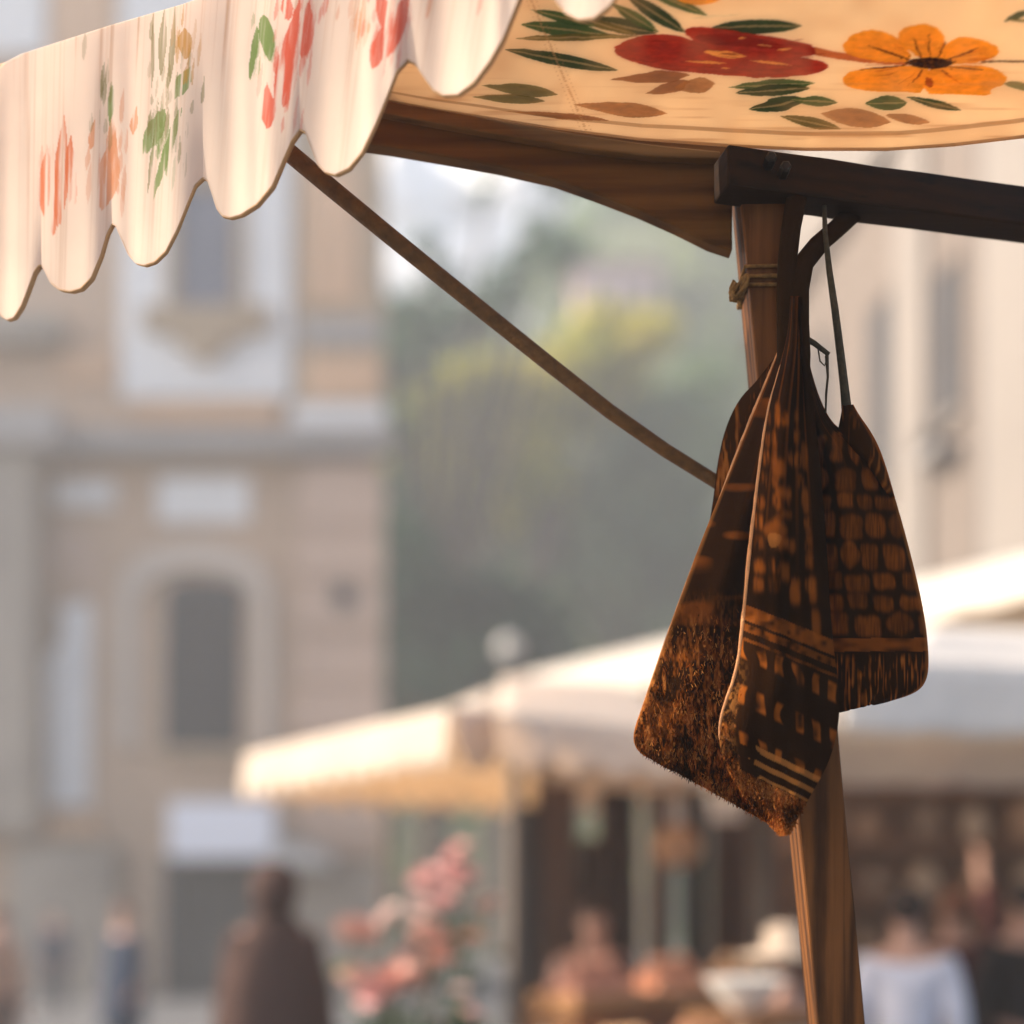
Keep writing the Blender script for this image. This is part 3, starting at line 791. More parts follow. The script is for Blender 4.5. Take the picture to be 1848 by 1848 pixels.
cp('pilaster', TAN, [(536,692,-560,725)], YC-.28, .281)
cp('pilaster_panel', PEACH, [(552,648,300,545),(556,688,642,718)], YC-.34, .0595)
cp('pilaster_panel', GREYST, [(540,690,572,622)], YC-.34, .0595)
cp('pedestal', PALE, [(526,694,728,768)], YC-.40, .401)
cp('niche_surround', PALE, [(216,312,-60,718),(430,526,-60,718),(312,430,562,718),(312,430,-60,300)], YC-.2, .201)
nw = cp('window', GLASSY, [(318,424,340,556)], YC-.1, .0995)
cp('frame', TAN, [(296,318,330,560),(424,446,330,560),(296,446,312,330)], YC-.26, .0595, nw)
b = MB(); b.prism([(ix(x,YC-.42), iz(y,YC-.42)) for x,y in [(252,548),(488,548),(486,588),(430,600),(385,642),(366,652),(348,642),(304,600),(256,588)]][::-1], YC-.42, .2195)
b.build('pendant_sill', TAN, nw, bevel=.03)
cp('string_course', PEACH, [(236,500,722,762)], YC-.22, .2205)
cp('stucco_panel', PALE, [(284,450,858,942)], YC-.1, .1005)
cp('stucco_panel', PALE, [(96,206,866,914)], YC-.1, .1005)
# arched hood mould over the shuttered window
arch = [(212,1350),(212,1085),(224,1030),(260,995),(350,975),(440,995),(478,1030),(492,1085),(492,1350),(466,1350),(460,1085),(430,1040),(350,1022),(280,1040),(250,1070),(244,1100),(244,1350)]
b = MB(); b.prism([(ix(x,YC-.16), iz(y,YC-.16)) for x,y in arch][::-1], YC-.16, .1605); b.build('hood_mould', plain('faint_stucco', (.53,.46,.40), .9, .06, .7), church, bevel=.03)
sw = MB(); sw.prism([(ix(x,YC-.05), iz(y,YC-.05)) for x,y in [(294,1348),(298,1062),(320,1050),(366,1046),(414,1050),(438,1062),(434,1348)]][::-1], YC-.05, .0505)
sw = sw.build('shuttered_window', SHUT, church)
b = MB()
for i in range(30): b.rect(302, 428, 1072+i*9, 1077+i*9, YC-.09, .0395)
b.build('louvres', SHUT, sw)
b = MB(); b.rect(276, 454, 1349, 1364, YC-.25, .2505); b.build('sill', TAN, sw, bevel=.02)
# pale blind window on the far left, with broken scroll
b = MB(); b.prism([(ix(x,YC-.12), iz(y,YC-.12)) for x,y in [(70,1455),(72,1215),(92,1180),(112,1150),(112,1120),(104,1095),(160,1085),(164,1100),(160,1455)]][::-1], YC-.12, .1205)
b.build('stucco_panel', PALE, church, bevel=.02)
cp('sill', PEACH, [(66,176,1474,1512)], YC-.2, .2005)
b = MB(); b.prism([(ix(x,YC-.1), iz(y,YC-.1)) for x,y in [(66,1080),(64,1000),(82,965),(120,950),(160,965),(168,1000),(166,1080),(140,1050),(118,1010),(96,1050)]][::-1], YC-.1, .1005)
b.build('scroll', PINKST, church)
cp('buttress', STUCCO_DK, [(-420,58,800,1500)], YC-.9, .901)
cp('buttress_cornice', GREYST, [(-420,100,730,800)], YC-1.2, 1.201)
cp('upper_panel', PALE, [(-60,82,-200,95)], YC-.15, .1505)
cp('upper_panel', PEACH, [(90,205,-200,330)], YC-.12, .1205)
cp('upper_panel', PEACH, [(104,208,625,688)], YC-.12, .1205)
cp('upper_cornice', STUCCO_DK, [(-420,104,560,612)], YC-.6, .6005)
b = MB(); c_ = at(620,1075,YC-.42); b.tube([c_, c_+Vector((0,.06,0))], .22, 20); b.build('round_vent', SHUT, church)
cp('pier', STUCCO_DK, [(14,206,1522,1850)], YC-.5, .5005)
cp('base_course', STUCCO_DK, [(500,690,1560,1800)], YC-.5, .5005)
dr = cp('doorway', DARKIN, [(318,484,1568,1800)], YC-.03, .0305)
cp('door_frame', SHUT, [(292,318,1545,1800),(484,500,1545,1800),(318,484,1553,1568)], YC-.2, .2005, dr)
sg = empty('shop_sign', at(400,1548,YC-1), 'plain bluish white sign board over the dark church-side doorway', 'sign')
b = MB(); b.rect(304, 496, 1446, 1548, YC-1, .12); b.build('board', plain('sign_white', (.74,.77,.86), .5, .04, 1), sg, bevel=.02)
for p0 in (340, 450):
    b = MB(); b.rect(p0, p0+12, 1460, 1530, YC-.88, .875); b.build('bracket', SHUT, sg)
aw = empty('door_awning', at(530,1552,YC-.6), 'small grey canvas awning beside the white sign board', 'awning')
b = MB()
p = [at(478,1500,YC-.52), at(600,1538,YC-.52), at(600,1566,YC-1.5), at(478,1556,YC-1.5)]
b.add(p, [(0,1,2,3)]); b.build('canvas', cloth('grey_canvas', (.5,.5,.49), .3), aw, solid=.02)

# ------------------------------------------------------------------ rose house on the right: its long front runs back along the square
pa, pb = Vector((4.45, 24.5, 0)), Vector((5.72, 12.0, 0))
hd = (pb-pa).normalized(); hn = Vector((hd.y, -hd.x, 0))          # hn points to the square (left)
if hn.x > 0: hn = -hn
def onwall(px):
    kx = (px-CX)/F
    t = (kx*pa.y - pa.x)/(hd.x - kx*hd.y)
    return t
house = empty('rose_house', (pa+pb)/2, 'sunlit rose stucco house with tall narrow dark windows on the right side', 'house')
def hb(b, px0, px1, z0, z1, out0, out1):
    t0, t1 = onwall(px0), onwall(px1)
    c = pa + hd*(t0+t1)/2 + hn*(out0+out1)/2
    Mx = Matrix((hd, hn, Vector((0,0,1)))).transposed()
    b.box((c.x, c.y, (z0+z1)/2), (abs(t1-t0), abs(out1-out0), z1-z0), M=Mx)
def hz(px, py):
    P_ = pa + hd*onwall(px); return iz(py, P_.y)
b = MB(); hb(b, 1366, 1990, 0, 14.5, -6, 0); b.build('wall', ROSE, house)
b = MB(); hb(b, 1366, 1990, 14.5, 15.0, -6.2, .5); b.build('roof', TILE, house, bevel=.05)
b = MB(); hb(b, 1366, 1990, 11.6, 11.9, 0, .25); b.build('cornice', CREAMST, house, bevel=.03)
b = MB(); hb(b, 1366, 1990, 11.9, 14.5, 0, .06); b.build('upper_storey', CREAMST, house)
b = MB(); hb(b, 1792, 1990, 0, 11.6, 0, .14); b.build('quoin', CREAMST, house)
b = MB(); hb(b, 1625, 1680, 0, 11.6, 0, .10); b.build('quoin', CREAMST, house)
for (p0, p1, q0, q1) in [(1574,1612,552,872),(1694,1738,488,742),(1470,1500,620,900)]:
    pm = (p0+p1)/2
    f_ = MB(); z1, z0 = hz(pm,q0), hz(pm,q1)
    hb(f_, p0, p1, z0, z1, .0, .05); wn = f_.build('window', SHUT, house)
    b = MB(); hb(b, p0-3, p0, z0-.05, z1+.05, 0, .03); hb(b, p1, p1+3, z0-.05, z1+.05, 0, .03); hb(b, p0-3, p1+3, z1+.05, z1+.2, 0, .05)
    b.build('frame', ROSE, wn)
    b = MB(); hb(b, p0-4, p1+4, z0-.2, z0-.06, 0, .12); b.build('sill', CREAMST, wn, bevel=.02)
b = MB(); hb(b, 1692, 1738, hz(1716,830), hz(1716,812), 0, .35); bal = b.build('balcony', GREYST, house, bevel=.03)
b = MB()
for i in range(6): hb(b, 1694+i*8, 1695+i*8, hz(1716,812), hz(1716,780), .28, .31)
hb(b, 1692, 1738, hz(1716,780), hz(1716,776), .27, .32); b.build('railing', SHUT, bal)
b = MB(); hb(b, 1784, 1790, 0, 11.6, .02, .12); b.build('drainpipe', SHUT, house)

# ------------------------------------------------------------------ hill, woods, trees
def hillz(x, y):
    t = max(0, min(1, (y-54)/24)); s = t*t*(3-2*t)
    h = 28 + 13*max(0, min(1, (x+4)/11))
    return s*h*(1+.12*noise.noise(Vector((x*.05, y*.05, 0)))) + .8*noise.noise(Vector((x*.2, y*.2, 3)))*s
b = MB(); nx, ny = 70, 40
vs = [(-60+i*2.2, 53+j*1.35, hillz(-60+i*2.2, 53+j*1.35)-.05) for j in range(ny) for i in range(nx)]
fs = [(j*nx+i, j*nx+i+1, (j+1)*nx+i+1, (j+1)*nx+i) for j in range(ny-1) for i in range(nx-1)]
b.add(vs, fs); tag(b.build('hill', plain('hill_grass', (.09,.11,.05), .95, .3, .15), None, True), 'green hill behind the square', None, None, 'structure')

LEAF = leafmat('foliage')
def quad_leaf(b, p, s, col, out=None):
    n = Vector((random.gauss(0,1), random.gauss(0,1), random.gauss(0,1)+.4))
    if out is not None: n = n*.7 + out
    n.normalize()
    a = n.cross(Vector((random.gauss(0,1), random.gauss(0,1), random.gauss(0,1)))).normalized()
    c = n.cross(a)
    b.add([p-a*s, p-a*s*.2+c*s*.5, p+a*s, p-a*s*.2-c*s*.5], [(0,1,2,3)], col)
# a wood that covers the slope as one mass
b = MB()
for i in range(520):
    x, y = random.uniform(-22, 34), random.uniform(56, 90)
    if abs(x-(1118-924)/2464*70) < 3.0 and 60 < y < 74: continue
    z = hillz(x, y); r = random.uniform(1.5, 3.0); t = random.random()
    base = Vector((.08,.16,.08))*(1-t) + Vector((.20,.24,.09))*t
    for q in range(46):
        dv = Vector((random.gauss(0,1), random.gauss(0,1), random.gauss(0,1))).normalized()
        rr = r*random.uniform(.65, 1.05)
        quad_leaf(b, Vector((x,y,z+r*.9))+Vector((dv.x*rr,dv.y*rr,dv.z*rr*1.1)), random.uniform(.4,.7), tuple(base*random.uniform(.7,1.3)), dv)
tag(b.build('hillside_woods', LEAF), 'wood covering the far slope behind the square', 'woods', None, 'stuff')

BARK = plain('bark', (.11,.085,.06), .95, .3, 3, .5)
def tree(label, x, y, clumps, tr, c0, c1, ls=.22, per=170, base=0, fill=1.0, group='trees at the foot of the hill'):
    root = empty('broadleaf_tree', (x, y, base), label, 'tree', group)
    cm = sum((Vector(c[0]) for c in clumps), Vector())/len(clumps)
    fork = Vector((x, y, base + (cm.z-base)*.45))
    b = MB()
    b.tube([Vector((x,y,base-.1)), Vector((x+.06,y,base+.5)), Vector((x-.05,y,base+(fork.z-base)*.6)), fork], [tr*1.5, tr*1.05, tr*.9, tr*.75], 10)
    b.build('trunk', BARK, root, True)
    bl = MB()
    for c, r in clumps:
        c = Vector(c); m = fork.lerp(c, .5) + Vector((random.gauss(0,.25), random.gauss(0,.25), .3))
        bl.tube([fork - Vector((0,0,.15)), m, c], [tr*.5, tr*.3, tr*.1], 7)
    bl.build('limbs', BARK, root, True)
    lv = MB()
    for c, r in clumps:
        c = Vector(c); t = random.random()
        base_c = Vector(c0)*(1-t) + Vector(c1)*t
        for q in range(int(per*fill*r*r/1.0)):
            dv = Vector((random.gauss(0,1), random.gauss(0,1), random.gauss(0,1))).normalized()
            rr = r*random.random()**.45*(1+.25*noise.noise(dv*2+c))
            quad_leaf(lv, c+Vector((dv.x*rr, dv.y*rr, dv.z*rr*.85)), ls*random.uniform(.7,1.35), tuple(base_c*random.uniform(.6,1.4)), dv*.6)
    lv.build('crown', LEAF, root)
    return root
def clump_px(lst, Y, spread=1.2):
    return [((ix(px,Y+o), Y+o, iz(py,Y+o)), r) for px, py, r, o in [(a[0],a[1],a[2],random.uniform(-spread,spread)) for a in lst]]
TEAL0, TEAL1 = (.032,.095,.068), (.075,.15,.09)
YEL0, YEL1 = (.40,.40,.04), (.58,.50,.07)
# dark tall tree right behind the church corner; its top thins out against the sky
tree('tall dark tree close behind the church corner, its thin top letting sky through', ix(790,44), 44,
     clump_px([(690,610,1.4),(710,680,1.3),(690,770,1.2),(690,880,1.1),(690,980,1.4),(790,590,1.1),(860,575,1.0),(740,560,.8),(900,530,1.0),(770,440,.6),(800,500,.7),(875,350,.35),(950,470,.7),(965,405,.5),(1010,320,.7),(885,305,.35),(640,420,.5),(1010,450,1.0),(660,560,1.0),(740,620,1.0)], 44), .45, TEAL0, TEAL1, .26, 150)
tree('dark green tree low beside the church wall', ix(770,38), 38,
     clump_px([(720,1050,1.7),(760,1120,1.6),(720,1190,1.5),(800,1180,1.5),(840,1110,1.4),(860,1200,1.4),(720,980,1.1),(720,1270,1.4),(820,1260,1.4),(900,1240,1.3),(930,1150,1.3),(900,1090,1.3),(960,1110,1.3),(980,1200,1.3)], 38), .3, (.018,.062,.050), (.04,.10,.072), .24, 170)
tree('yellow green tree in sunlight in the middle of the wooded slope', ix(900,50), 50,
     clump_px([(770,740,1.4),(740,830,1.3),(830,700,1.4),(800,940,1.4),(880,690,1.3),(800,820,1.6),(860,760,1.6),(930,720,1.7),(1000,690,1.7),(1060,650,1.6),(1120,620,1.5),(880,850,1.6),(960,800,1.6),(820,900,1.4),(1040,740,1.5),(1110,700,1.4),(900,930,1.4),(780,850,1.2),(990,880,1.4),(1080,590,1.2),(1170,600,1.2)], 50), .4, YEL0, YEL1, .28, 150)
tree('grey green tree under the slope, nearest to the rose house', ix(1180,52), 52,
     clump_px([(1080,900,1.6),(1140,820,1.7),(1200,760,1.7),(1260,700,1.6),(1160,960,1.7),(1230,880,1.7),(1080,1010,1.6),(1180,1060,1.6),(1260,980,1.6),(1050,1100,1.5),(1130,1150,1.5),(1220,1150,1.5),(1000,1000,1.5),(1300,820,1.5),(1300,1080,1.5),(960,960,1.4)], 52), .4, (.13,.21,.13), (.19,.26,.16), .28, 150)
# pink house high on the slope
YK = 70
ph_ = empty('hillside_house', (ix(1118,YK), YK, iz(590,YK)), 'small pink house high on the wooded slope', 'house')
b = MB(); b.rect(1040, 1196, 470, 640, YK, 5); b.build('wall', plain('pink_plaster', (.55,.40,.40), .9, .08, .4), ph_)
b = MB(); Yr = YK-.5
x0, x1, zz0, zz1 = ix(1030,Yr), ix(1206,Yr), iz(470,Yr)+.02, iz(436,Yr)
b.add([(x0,Yr,zz0),(x1,Yr,zz0),(x1,Yr+6,zz0),(x0,Yr+6,zz0),(x0+1,Yr+3,zz1),(x1-1,Yr+3,zz1)], [(0,1,5,4),(1,2,5),(2,3,4,5),(3,0,4),(3,2,1,0)]); b.build('roof', TILE, ph_)
for p0 in (1066, 1112, 1158):
    b = MB(); b.rect(p0, p0+16, 505, 555, YK-.06, .0595); b.build('window', SHUT, ph_)
# street lamp with a globe
YL = 18
lamp = empty('street_lamp', (ix(918,YL), YL, 0), 'street lamp with white globe rising behind the market tents', 'street lamp')
b = MB(); x_ = ix(918,YL); zg = iz(1170,YL)
b.lathe([(.14,0),(.14,.25),(.07,.35),(.055,2),(.04,zg-.35),(.07,zg-.3),(.09,zg-.24)], (x_,YL,0), 14); b.build('pole', SHUT, lamp, True)
b = MB(); b.ball((x_,YL,zg), .16, 3); b.build('globe', plain('white_globe', (.60,.57,.53), .3, .02, 2), lamp, True)

# ================================================================== MARKET TENTS
TENT = cloth('cream_tent_canvas', (.84,.78,.70), .52, (1,.84,.66), bump=.1)
TENTW = cloth('white_tent_canvas', (.88,.81,.73), .22, (1,.95,.88), bump=.1)
TENTL = cloth('ivory_tent_canvas', (.84,.80,.73), .42, (1,.85,.68), bump=.1)
POLEM = wood('tent_pole', srgb(84,72,62), srgb(116,102,90), 'z', fine=30)
COUNTER = wood('counter_board', srgb(92,62,40), srgb(140,100,66), 'x', fine=30)
def tent(label, C0, C1, C2, C3, zr, zv, ridge, mat, scal=.22, sdrop=.05, polemat=POLEM, skip=(), sides=(0,1,2,3), inset=.06):
    """corners at eave level (left, near, right, far); ridge: list of two apex points"""
    cs = [Vector((*c, zr)) for c in (C0, C1, C2, C3)]
    cen = sum(cs, Vector())/4
    root = empty('market_tent', (cen.x, cen.y, 0), label, 'market tent', 'canvas market tents')
    A_, B_ = Vector(ridge[0]), Vector(ridge[1])
    b = MB()
    def patch(p, q, r, s, n=14):                 # slightly slack panel between eave p-q and ridge s-r
        vs, fs = [], []
        for j in range(n+1):
            for i in range(n+1):
                u, v = i/n, j/n
                P_ = p.lerp(q, u).lerp(s.lerp(r, u), v)
                P_.z -= .07*math.sin(PI*v)*(1) + .03*math.sin(PI*u)*math.sin(PI*v)
                vs.append(P_)
        for j in range(n):
            for i in range(n): fs.append((j*(n+1)+i, j*(n+1)+i+1, (j+1)*(n+1)+i+1, (j+1)*(n+1)+i))
        b.add(vs, fs)
    patch(cs[0], cs[1], A_, A_); patch(cs[1], cs[2], B_, A_); patch(cs[2], cs[3], B_, B_); patch(cs[3], cs[0], A_, B_)
    b.build('roof', mat, root, True, solid=.008)
    for sd in sides:
        p, q = cs[sd], cs[(sd+1) % 4]
        Ln = (q-p).length; nn = max(12, int(Ln/scal)*12)
        t_ = (q-p).normalized(); out = Vector((t_.y, -t_.x, 0))
        if (p+out-cen).length < (p-cen).length: out = -out
        vs, fs = [], []
        for i in range(nn+1):
            s_ = i/nn*Ln; e = p + t_*s_
            lb = zv + sdrop*(1-abs(math.sin(PI*s_/scal)))
            wv = .015*math.sin(s_*9)
            for v in range(6):
                k_ = v/5
                vs.append(Vector((e.x, e.y, zr)) + out*(.01+.03*k_+wv*k_) + Vector((0,0,(lb-zr)*k_ - .005)))
        for i in range(nn):
            for v in range(5): fs.append((i*6+v, (i+1)*6+v, (i+1)*6+v+1, i*6+v+1))
        vb = MB(); vb.add(vs, fs); vb.build('valance', mat, root, True, solid=.006)
    for i in range(4):
        if i in skip: continue
        c = cs[i].lerp(cen, inset); pb_ = MB()
        pb_.tube([Vector((c.x, c.y, 0)), Vector((c.x, c.y, zr+.02))], .045, 10); pb_.build('pole', polemat, root, True)
    return root
dn = Vector((.79,.61))
PD = Vector((-.069,5.5)); bk = Vector((-.61,.79)); C1 = PD + bk*.3; C0 = Vector((-1.45,7.5))
C2 = C1 + dn*2.1; C3 = C0 + dn*2.1
mid = (C0+C1)/2
tent('cream scalloped tent with its pointed corner beside the person in brown', C0, C1, C2, C3, 2.45, 2.19,
     [(mid.x+dn.x*.9, mid.y+dn.y*.9, 2.74), (mid.x+dn.x*1.4, mid.y+dn.y*1.4, 2.80)], TENT, .20, .085, skip=(0,1), inset=.1)
# lean-to awning lapped over its right side
lean = empty('lean_to_awning', (PD.x+.5, PD.y+.5, 0), 'cream awning lapped over the right side of the scalloped tent', 'awning')
QD = PD + dn*1.75
rf = [Vector((*PD,2.385)), Vector((*QD,2.385)), Vector((*(QD+bk*1.25),2.86)), Vector((*(PD+dn*.98+bk*1.25),2.80))]
b = MB(); vs, fs = [], []
for j in range(13):
    for i in range(13):
        u, v = i/12, j/12
        p = rf[0].lerp(rf[1],u).lerp(rf[3].lerp(rf[2],u), v); p.z -= .02*math.sin(PI*v)
        vs.append(p)
for j in range(12):
    for i in range(12): fs.append((j*13+i, j*13+i+1, (j+1)*13+i+1, (j+1)*13+i))
b.add(vs, fs); b.build('roof', TENT, lean, True, solid=.008)
vs, fs = [], []
for i in range(121):
    t_ = i/120*1.75; e = PD + dn*t_
    lb = 2.155 + .06*(1-abs(math.sin(PI*t_/.25)))
    for v in range(6):
        k_ = v/5; o_ = .012 + .03*k_ + .012*k_*math.sin(t_*11)
        vs.append((e.x + .61*o_, e.y - .79*o_, 2.383 - (2.383-lb)*k_))
for i in range(120):
    for v in range(5): fs.append((i*6+v, (i+1)*6+v, (i+1)*6+v+1, i*6+v+1))
b = MB(); b.add(vs, fs); b.build('valance', TENT, lean, True, solid=.006)
for t_ in (.14, 1.68):
    e = PD + dn*t_ + bk*.05; b = MB(); b.tube([(e.x,e.y,0),(e.x,e.y,2.40)], .03, 10); b.build('pole', POLEM, lean, True)
# large tent behind
tent('large cream tent rising behind the other tents', (.79,13.31), (-1.27,12.06), (2.64,5.63), (4.7,6.9), 3.15, 2.98,
     [(.175,12.0,3.67), (3.25,6.94,3.56)], TENTL, .30, .02, skip=(2,))
# white tent on the right
tent('white tent at the right with a plain straight valance in shade', (1.15,6.6), (1.12,4.70), (3.05,5.15), (2.95,6.85), 2.46, 2.205,
     [(1.65,5.45,2.725), (2.5,5.75,2.76)], TENTW, .35, .012, skip=(0,1))

# ================================================================== GOODS UNDER THE TENTS
CRATE = wood('crate_wood', srgb(150,104,66), srgb(196,150,104), 'x', fine=40)
CLOTHT = cloth('table_cloth', srgb(96,72,62), .1, bump=.1)
def counter(label, c, L, D, rz, H=.86, mat=CLOTHT):
    root = empty('market_counter', (c[0], c[1], 0), label, 'counter', 'market counters')
    R = Matrix.Rotation(rz, 3, 'Z')
    b = MB(); b.box((c[0],c[1],H-.02), (L, D, .04), rz); b.build('tabletop', COUNTER, root, bevel=.005)
    for sx in (-1,1):
        for sy in (-1,1):
            p = R @ Vector((sx*(L/2-.08), sy*(D/2-.08), 0)); b = MB(); b.box((c[0]+p.x, c[1]+p.y, (H-.04)/2), (.05,.05,H-.04), rz); b.build('leg', COUNTER, root)
    vs, fs = [], []
    n = 60
    for i in range(n+1):
        x = -L/2 + L*i/n
        for j in range(6):
            p = R @ Vector((x, -D/2-.012-.015*abs(math.sin(i*.9))*j/5, 0)); vs.append((c[0]+p.x, c[1]+p.y, H-.045-(H-.10)*j/5))
    for i in range(n):
        for j in range(5): fs.append((i*6+j, (i+1)*6+j, (i+1)*6+j+1, i*6+j+1))
    b = MB(); b.add(vs, fs); b.build('skirt', mat, root, True, solid=.004)
    return root
rzA = math.atan2(dn.y, dn.x)
counter('long produce counter under the scalloped cream tent', (.50, 6.02), 1.9, .7, rzA)
counter('counter under the white tent behind the person in white', (2.15, 6.85), 1.0, .5, .85, .86, cloth('dark_skirt', srgb(60,44,36), .1))
# crates and the fruit heaped in them
FR = {'peach': plain('peach_skin', (.80,.38,.22), .6, .25, 14), 'apricot': plain('apricot_skin', (.84,.50,.26), .6, .2, 14), 'tomato': plain('tomato_skin', (.62,.29,.19), .35, .2, 14), 'melon': plain('pale_melon_skin', (.72,.60,.42), .6, .15, 14)}
proto = {}
def fruit(kind, p, r, label, grp):
    if kind not in proto:
        b = MB()
        n = 12; prof = [(.001,-.92),(.42,-.86),(.8,-.55),(.99,-.05),(.9,.45),(.6,.78),(.28,.86),(.08,.74),(.001,.70)]
        b.lathe(prof, (0,0,0), n); o = b.build(kind, FR[kind], None, True); proto[kind] = o; first = True
    else:
        o = proto[kind].copy(); COL.objects.link(o)
    o.location = p; o.scale = (r,r,r); o.rotation_euler = (random.uniform(-.6,.6), random.uniform(-.6,.6), random.random()*6)
    tag(o, label, 'fruit', grp)
def crate(c, rz, kind, r, where, tilt=.0, L=.46, D=.32, h=.12):
    root = empty('fruit_crate', c, 'slatted wooden crate of %s %s' % (kind+('es' if kind in ('peach','tomato') else 's'), where), 'crate', 'fruit crates on the counters')
    R = Matrix.Rotation(rz, 3, 'Z')
    b = MB(); b.box((c[0],c[1],c[2]+.006), (L,D,.012), rz); b.build('base', CRATE, root)
    for sx, sy, l, q in ((0,-1,L,0),(0,1,L,0),(-1,0,D,1),(1,0,D,1)):
        b = MB()
        for k_ in range(1):
            p = R @ Vector((sx*(L/2), sy*(D/2), 0)); sz = (l+.012, .012, .045) if not q else (.012, l-.014, .045)
            b.box((c[0]+p.x, c[1]+p.y, c[2]+.040+.058*k_), sz, rz)
        b.build('slats', CRATE, root)
    nx, ny = max(2,int((L-.03)/(2*r))), max(2,int((D-.03)/(2*r)))
    for lay in range(3):
        for i in range(nx-lay):
            for j in range(ny-lay):
                x = (i-(nx-1-lay)/2)*2*r*1.0; y = (j-(ny-1-lay)/2)*2*r
                p = R @ Vector((x,y,0))
                fruit(kind, (c[0]+p.x, c[1]+p.y, c[2]+.015+r+lay*r*1.5+(.006*random.random())), r, '%s heaped in the crate %s' % (kind, where), '%s fruit in the crate %s' % (kind, where))
def oncounter(s_, o_): return (.50+dn.x*s_-dn.y*-0 + .61*o_, 6.02+dn.y*s_-.79*o_)
spots = [(-.62,.10,'melon',.062,'at the near left corner of the long counter'),(-.12,.12,'apricot',.042,'second from the left on the long counter'),
         (.36,.10,'peach',.042,'in the middle of the long counter'),(.80,.08,'tomato',.042,'at the right end of the long counter')]
for s_, o_, kd, r, wh in spots:
    x, y = oncounter(s_, o_); crate((x, y, .862), rzA, kd, r, wh)
# a taller stand of crates behind
stand = empty('crate_stand', (.75, 6.62, 0), 'stepped wooden stand behind the long counter', 'stand')
b = MB(); b.box((.75,6.62,.56), (1.5,.42,1.12), rzA); b.build('body', COUNTER, stand, bevel=.01)
b = MB(); b.box((.75,6.62,1.135), (1.56,.48,.03), rzA); b.build('top', COUNTER, stand, bevel=.005)
for s_, kd, wh in [(-.48,'tomato','on the stepped stand, left end'),(.02,'peach','on the stepped stand, middle'),(.5,'apricot','on the stepped stand, right end')]:
    crate((.75+dn.x*s_, 6.62+dn.y*s_, 1.151), rzA, kd, .042, wh)
# pale bowl and white jug seen left of the post
WH = plain('white_glaze', (.80,.76,.70), .35, .04, 3)
o = MB(); p = at(1345,1790,5.0)
cst = empty('small_table', (p.x+.08, p.y+.05, 0), 'small round-legged side table carrying the white bowl', 'table')
b = MB(); b.lathe([(.30,0),(.30,.035)], (p.x+.08,p.y+.05,p.z-.115), 28); b.build('tabletop', COUNTER, cst)
b = MB(); b.lathe([(.16,0),(.16,.03),(.035,.05),(.035,p.z-.116)], (p.x+.08,p.y+.05,0), 16); b.build('leg', COUNTER, cst)
o.lathe([(.05,-.075),(.06,-.06),(.11,-.01),(.15,.045),(.155,.05),(.148,.05),(.10,0),(.03,-.05)], (p.x,p.y,p.z), 28)
tag(o.build('bowl', WH, None, True), 'wide white bowl on a small table left of the stall post', 'bowl')
# loose bunches: stems and flower heads in zinc buckets
ZINC = plain('zinc', (.42,.43,.45), .4, .15, 5, metal=.6)
STEM = plain('stem_green', (.06,.10,.04), .8, .2, 20)
GREENL = leafmat('bouquet_leaf')
PET = {'coral': plain('coral_petals', (.76,.42,.33), .8, .2, 30), 'pink': plain('pink_petals', (.72,.42,.40), .8, .15, 30), 'blush': plain('blush_petals', (.74,.56,.50), .8, .12, 30)}
headmesh = {}
def flower_head(kind, p, r, parent):
    if kind not in headmesh:
        b = MB()
        for ring, (cnt, tilt, rad) in enumerate([(10,.25,1.0),(9,.65,.85),(7,1.05,.65),(5,1.35,.42)]):
            for k_ in range(cnt):
                a_ = 2*PI*k_/cnt + ring*.4
                dv = Vector((math.cos(a_)*math.cos(tilt), math.sin(a_)*math.cos(tilt), math.sin(tilt)))
                sd = Vector((-math.sin(a_), math.cos(a_), 0)); up = dv.cross(sd)
                b.add([Vector((0,0,0)), dv*rad*.55+sd*.26*rad, dv*rad+sd*.14*rad+up*.08, dv*rad-sd*.14*rad+up*.08, dv*rad*.55-sd*.26*rad], [(0,1,2,3,4)])
        o = b.build('flower_head', PET[kind], None); headmesh[kind] = o.data; bpy.data.objects.remove(o)
    o = bpy.data.objects.new('flower_head', headmesh[kind]); COL.objects.link(o); o.parent = parent
    r *= 1.4; o.location = Vector(p) - parent.location; o.scale = (r,r,r); o.rotation_euler = (random.uniform(-.9,.5), random.uniform(-.7,.7), random.random()*6)
def bouquet(label, x, y, heads, bz=.0, br=.17, bh=.36, leaves=160, lz=1.0):
    root = empty('flower_bucket', (x, y, bz), label, 'flower bucket', 'buckets of cut flowers')
    b = MB(); b.lathe([(br*.78,0),(br*.80,.01),(br,bh-.01),(br*1.04,bh),(br*.97,bh),(br*.8,.05)], (x,y,bz), 22); b.build('bucket', ZINC, root, True)
    st = MB(); lv = MB()
    for (p, r, kd) in heads:
        q = Vector((x+random.uniform(-.08,.08), y+random.uniform(-.08,.08), bz+.12)); P_ = Vector(p)
        st.tube([q, q.lerp(P_,.55)+Vector((random.gauss(0,.03),random.gauss(0,.03),.04)), P_], .006, 5)
        for k_ in range(int(leaves/len(heads))):
            t = random.uniform(.25,.92)
            pp = q.lerp(P_, t)+Vector((random.gauss(0,.05),random.gauss(0,.05),random.gauss(0,.03)))
            quad_leaf(lv, pp, random.uniform(.03,.06), tuple(Vector((.06,.10,.05))*random.uniform(.6,1.4)))
        flower_head(kd, P_, r, root)
    st.build('stems', STEM, root); lv.build('leaves', GREENL, root)
def hp(lst, Y): return [(at(px,py,Y+random.uniform(-.1,.1)), r, kd) for px,py,r,kd in lst]
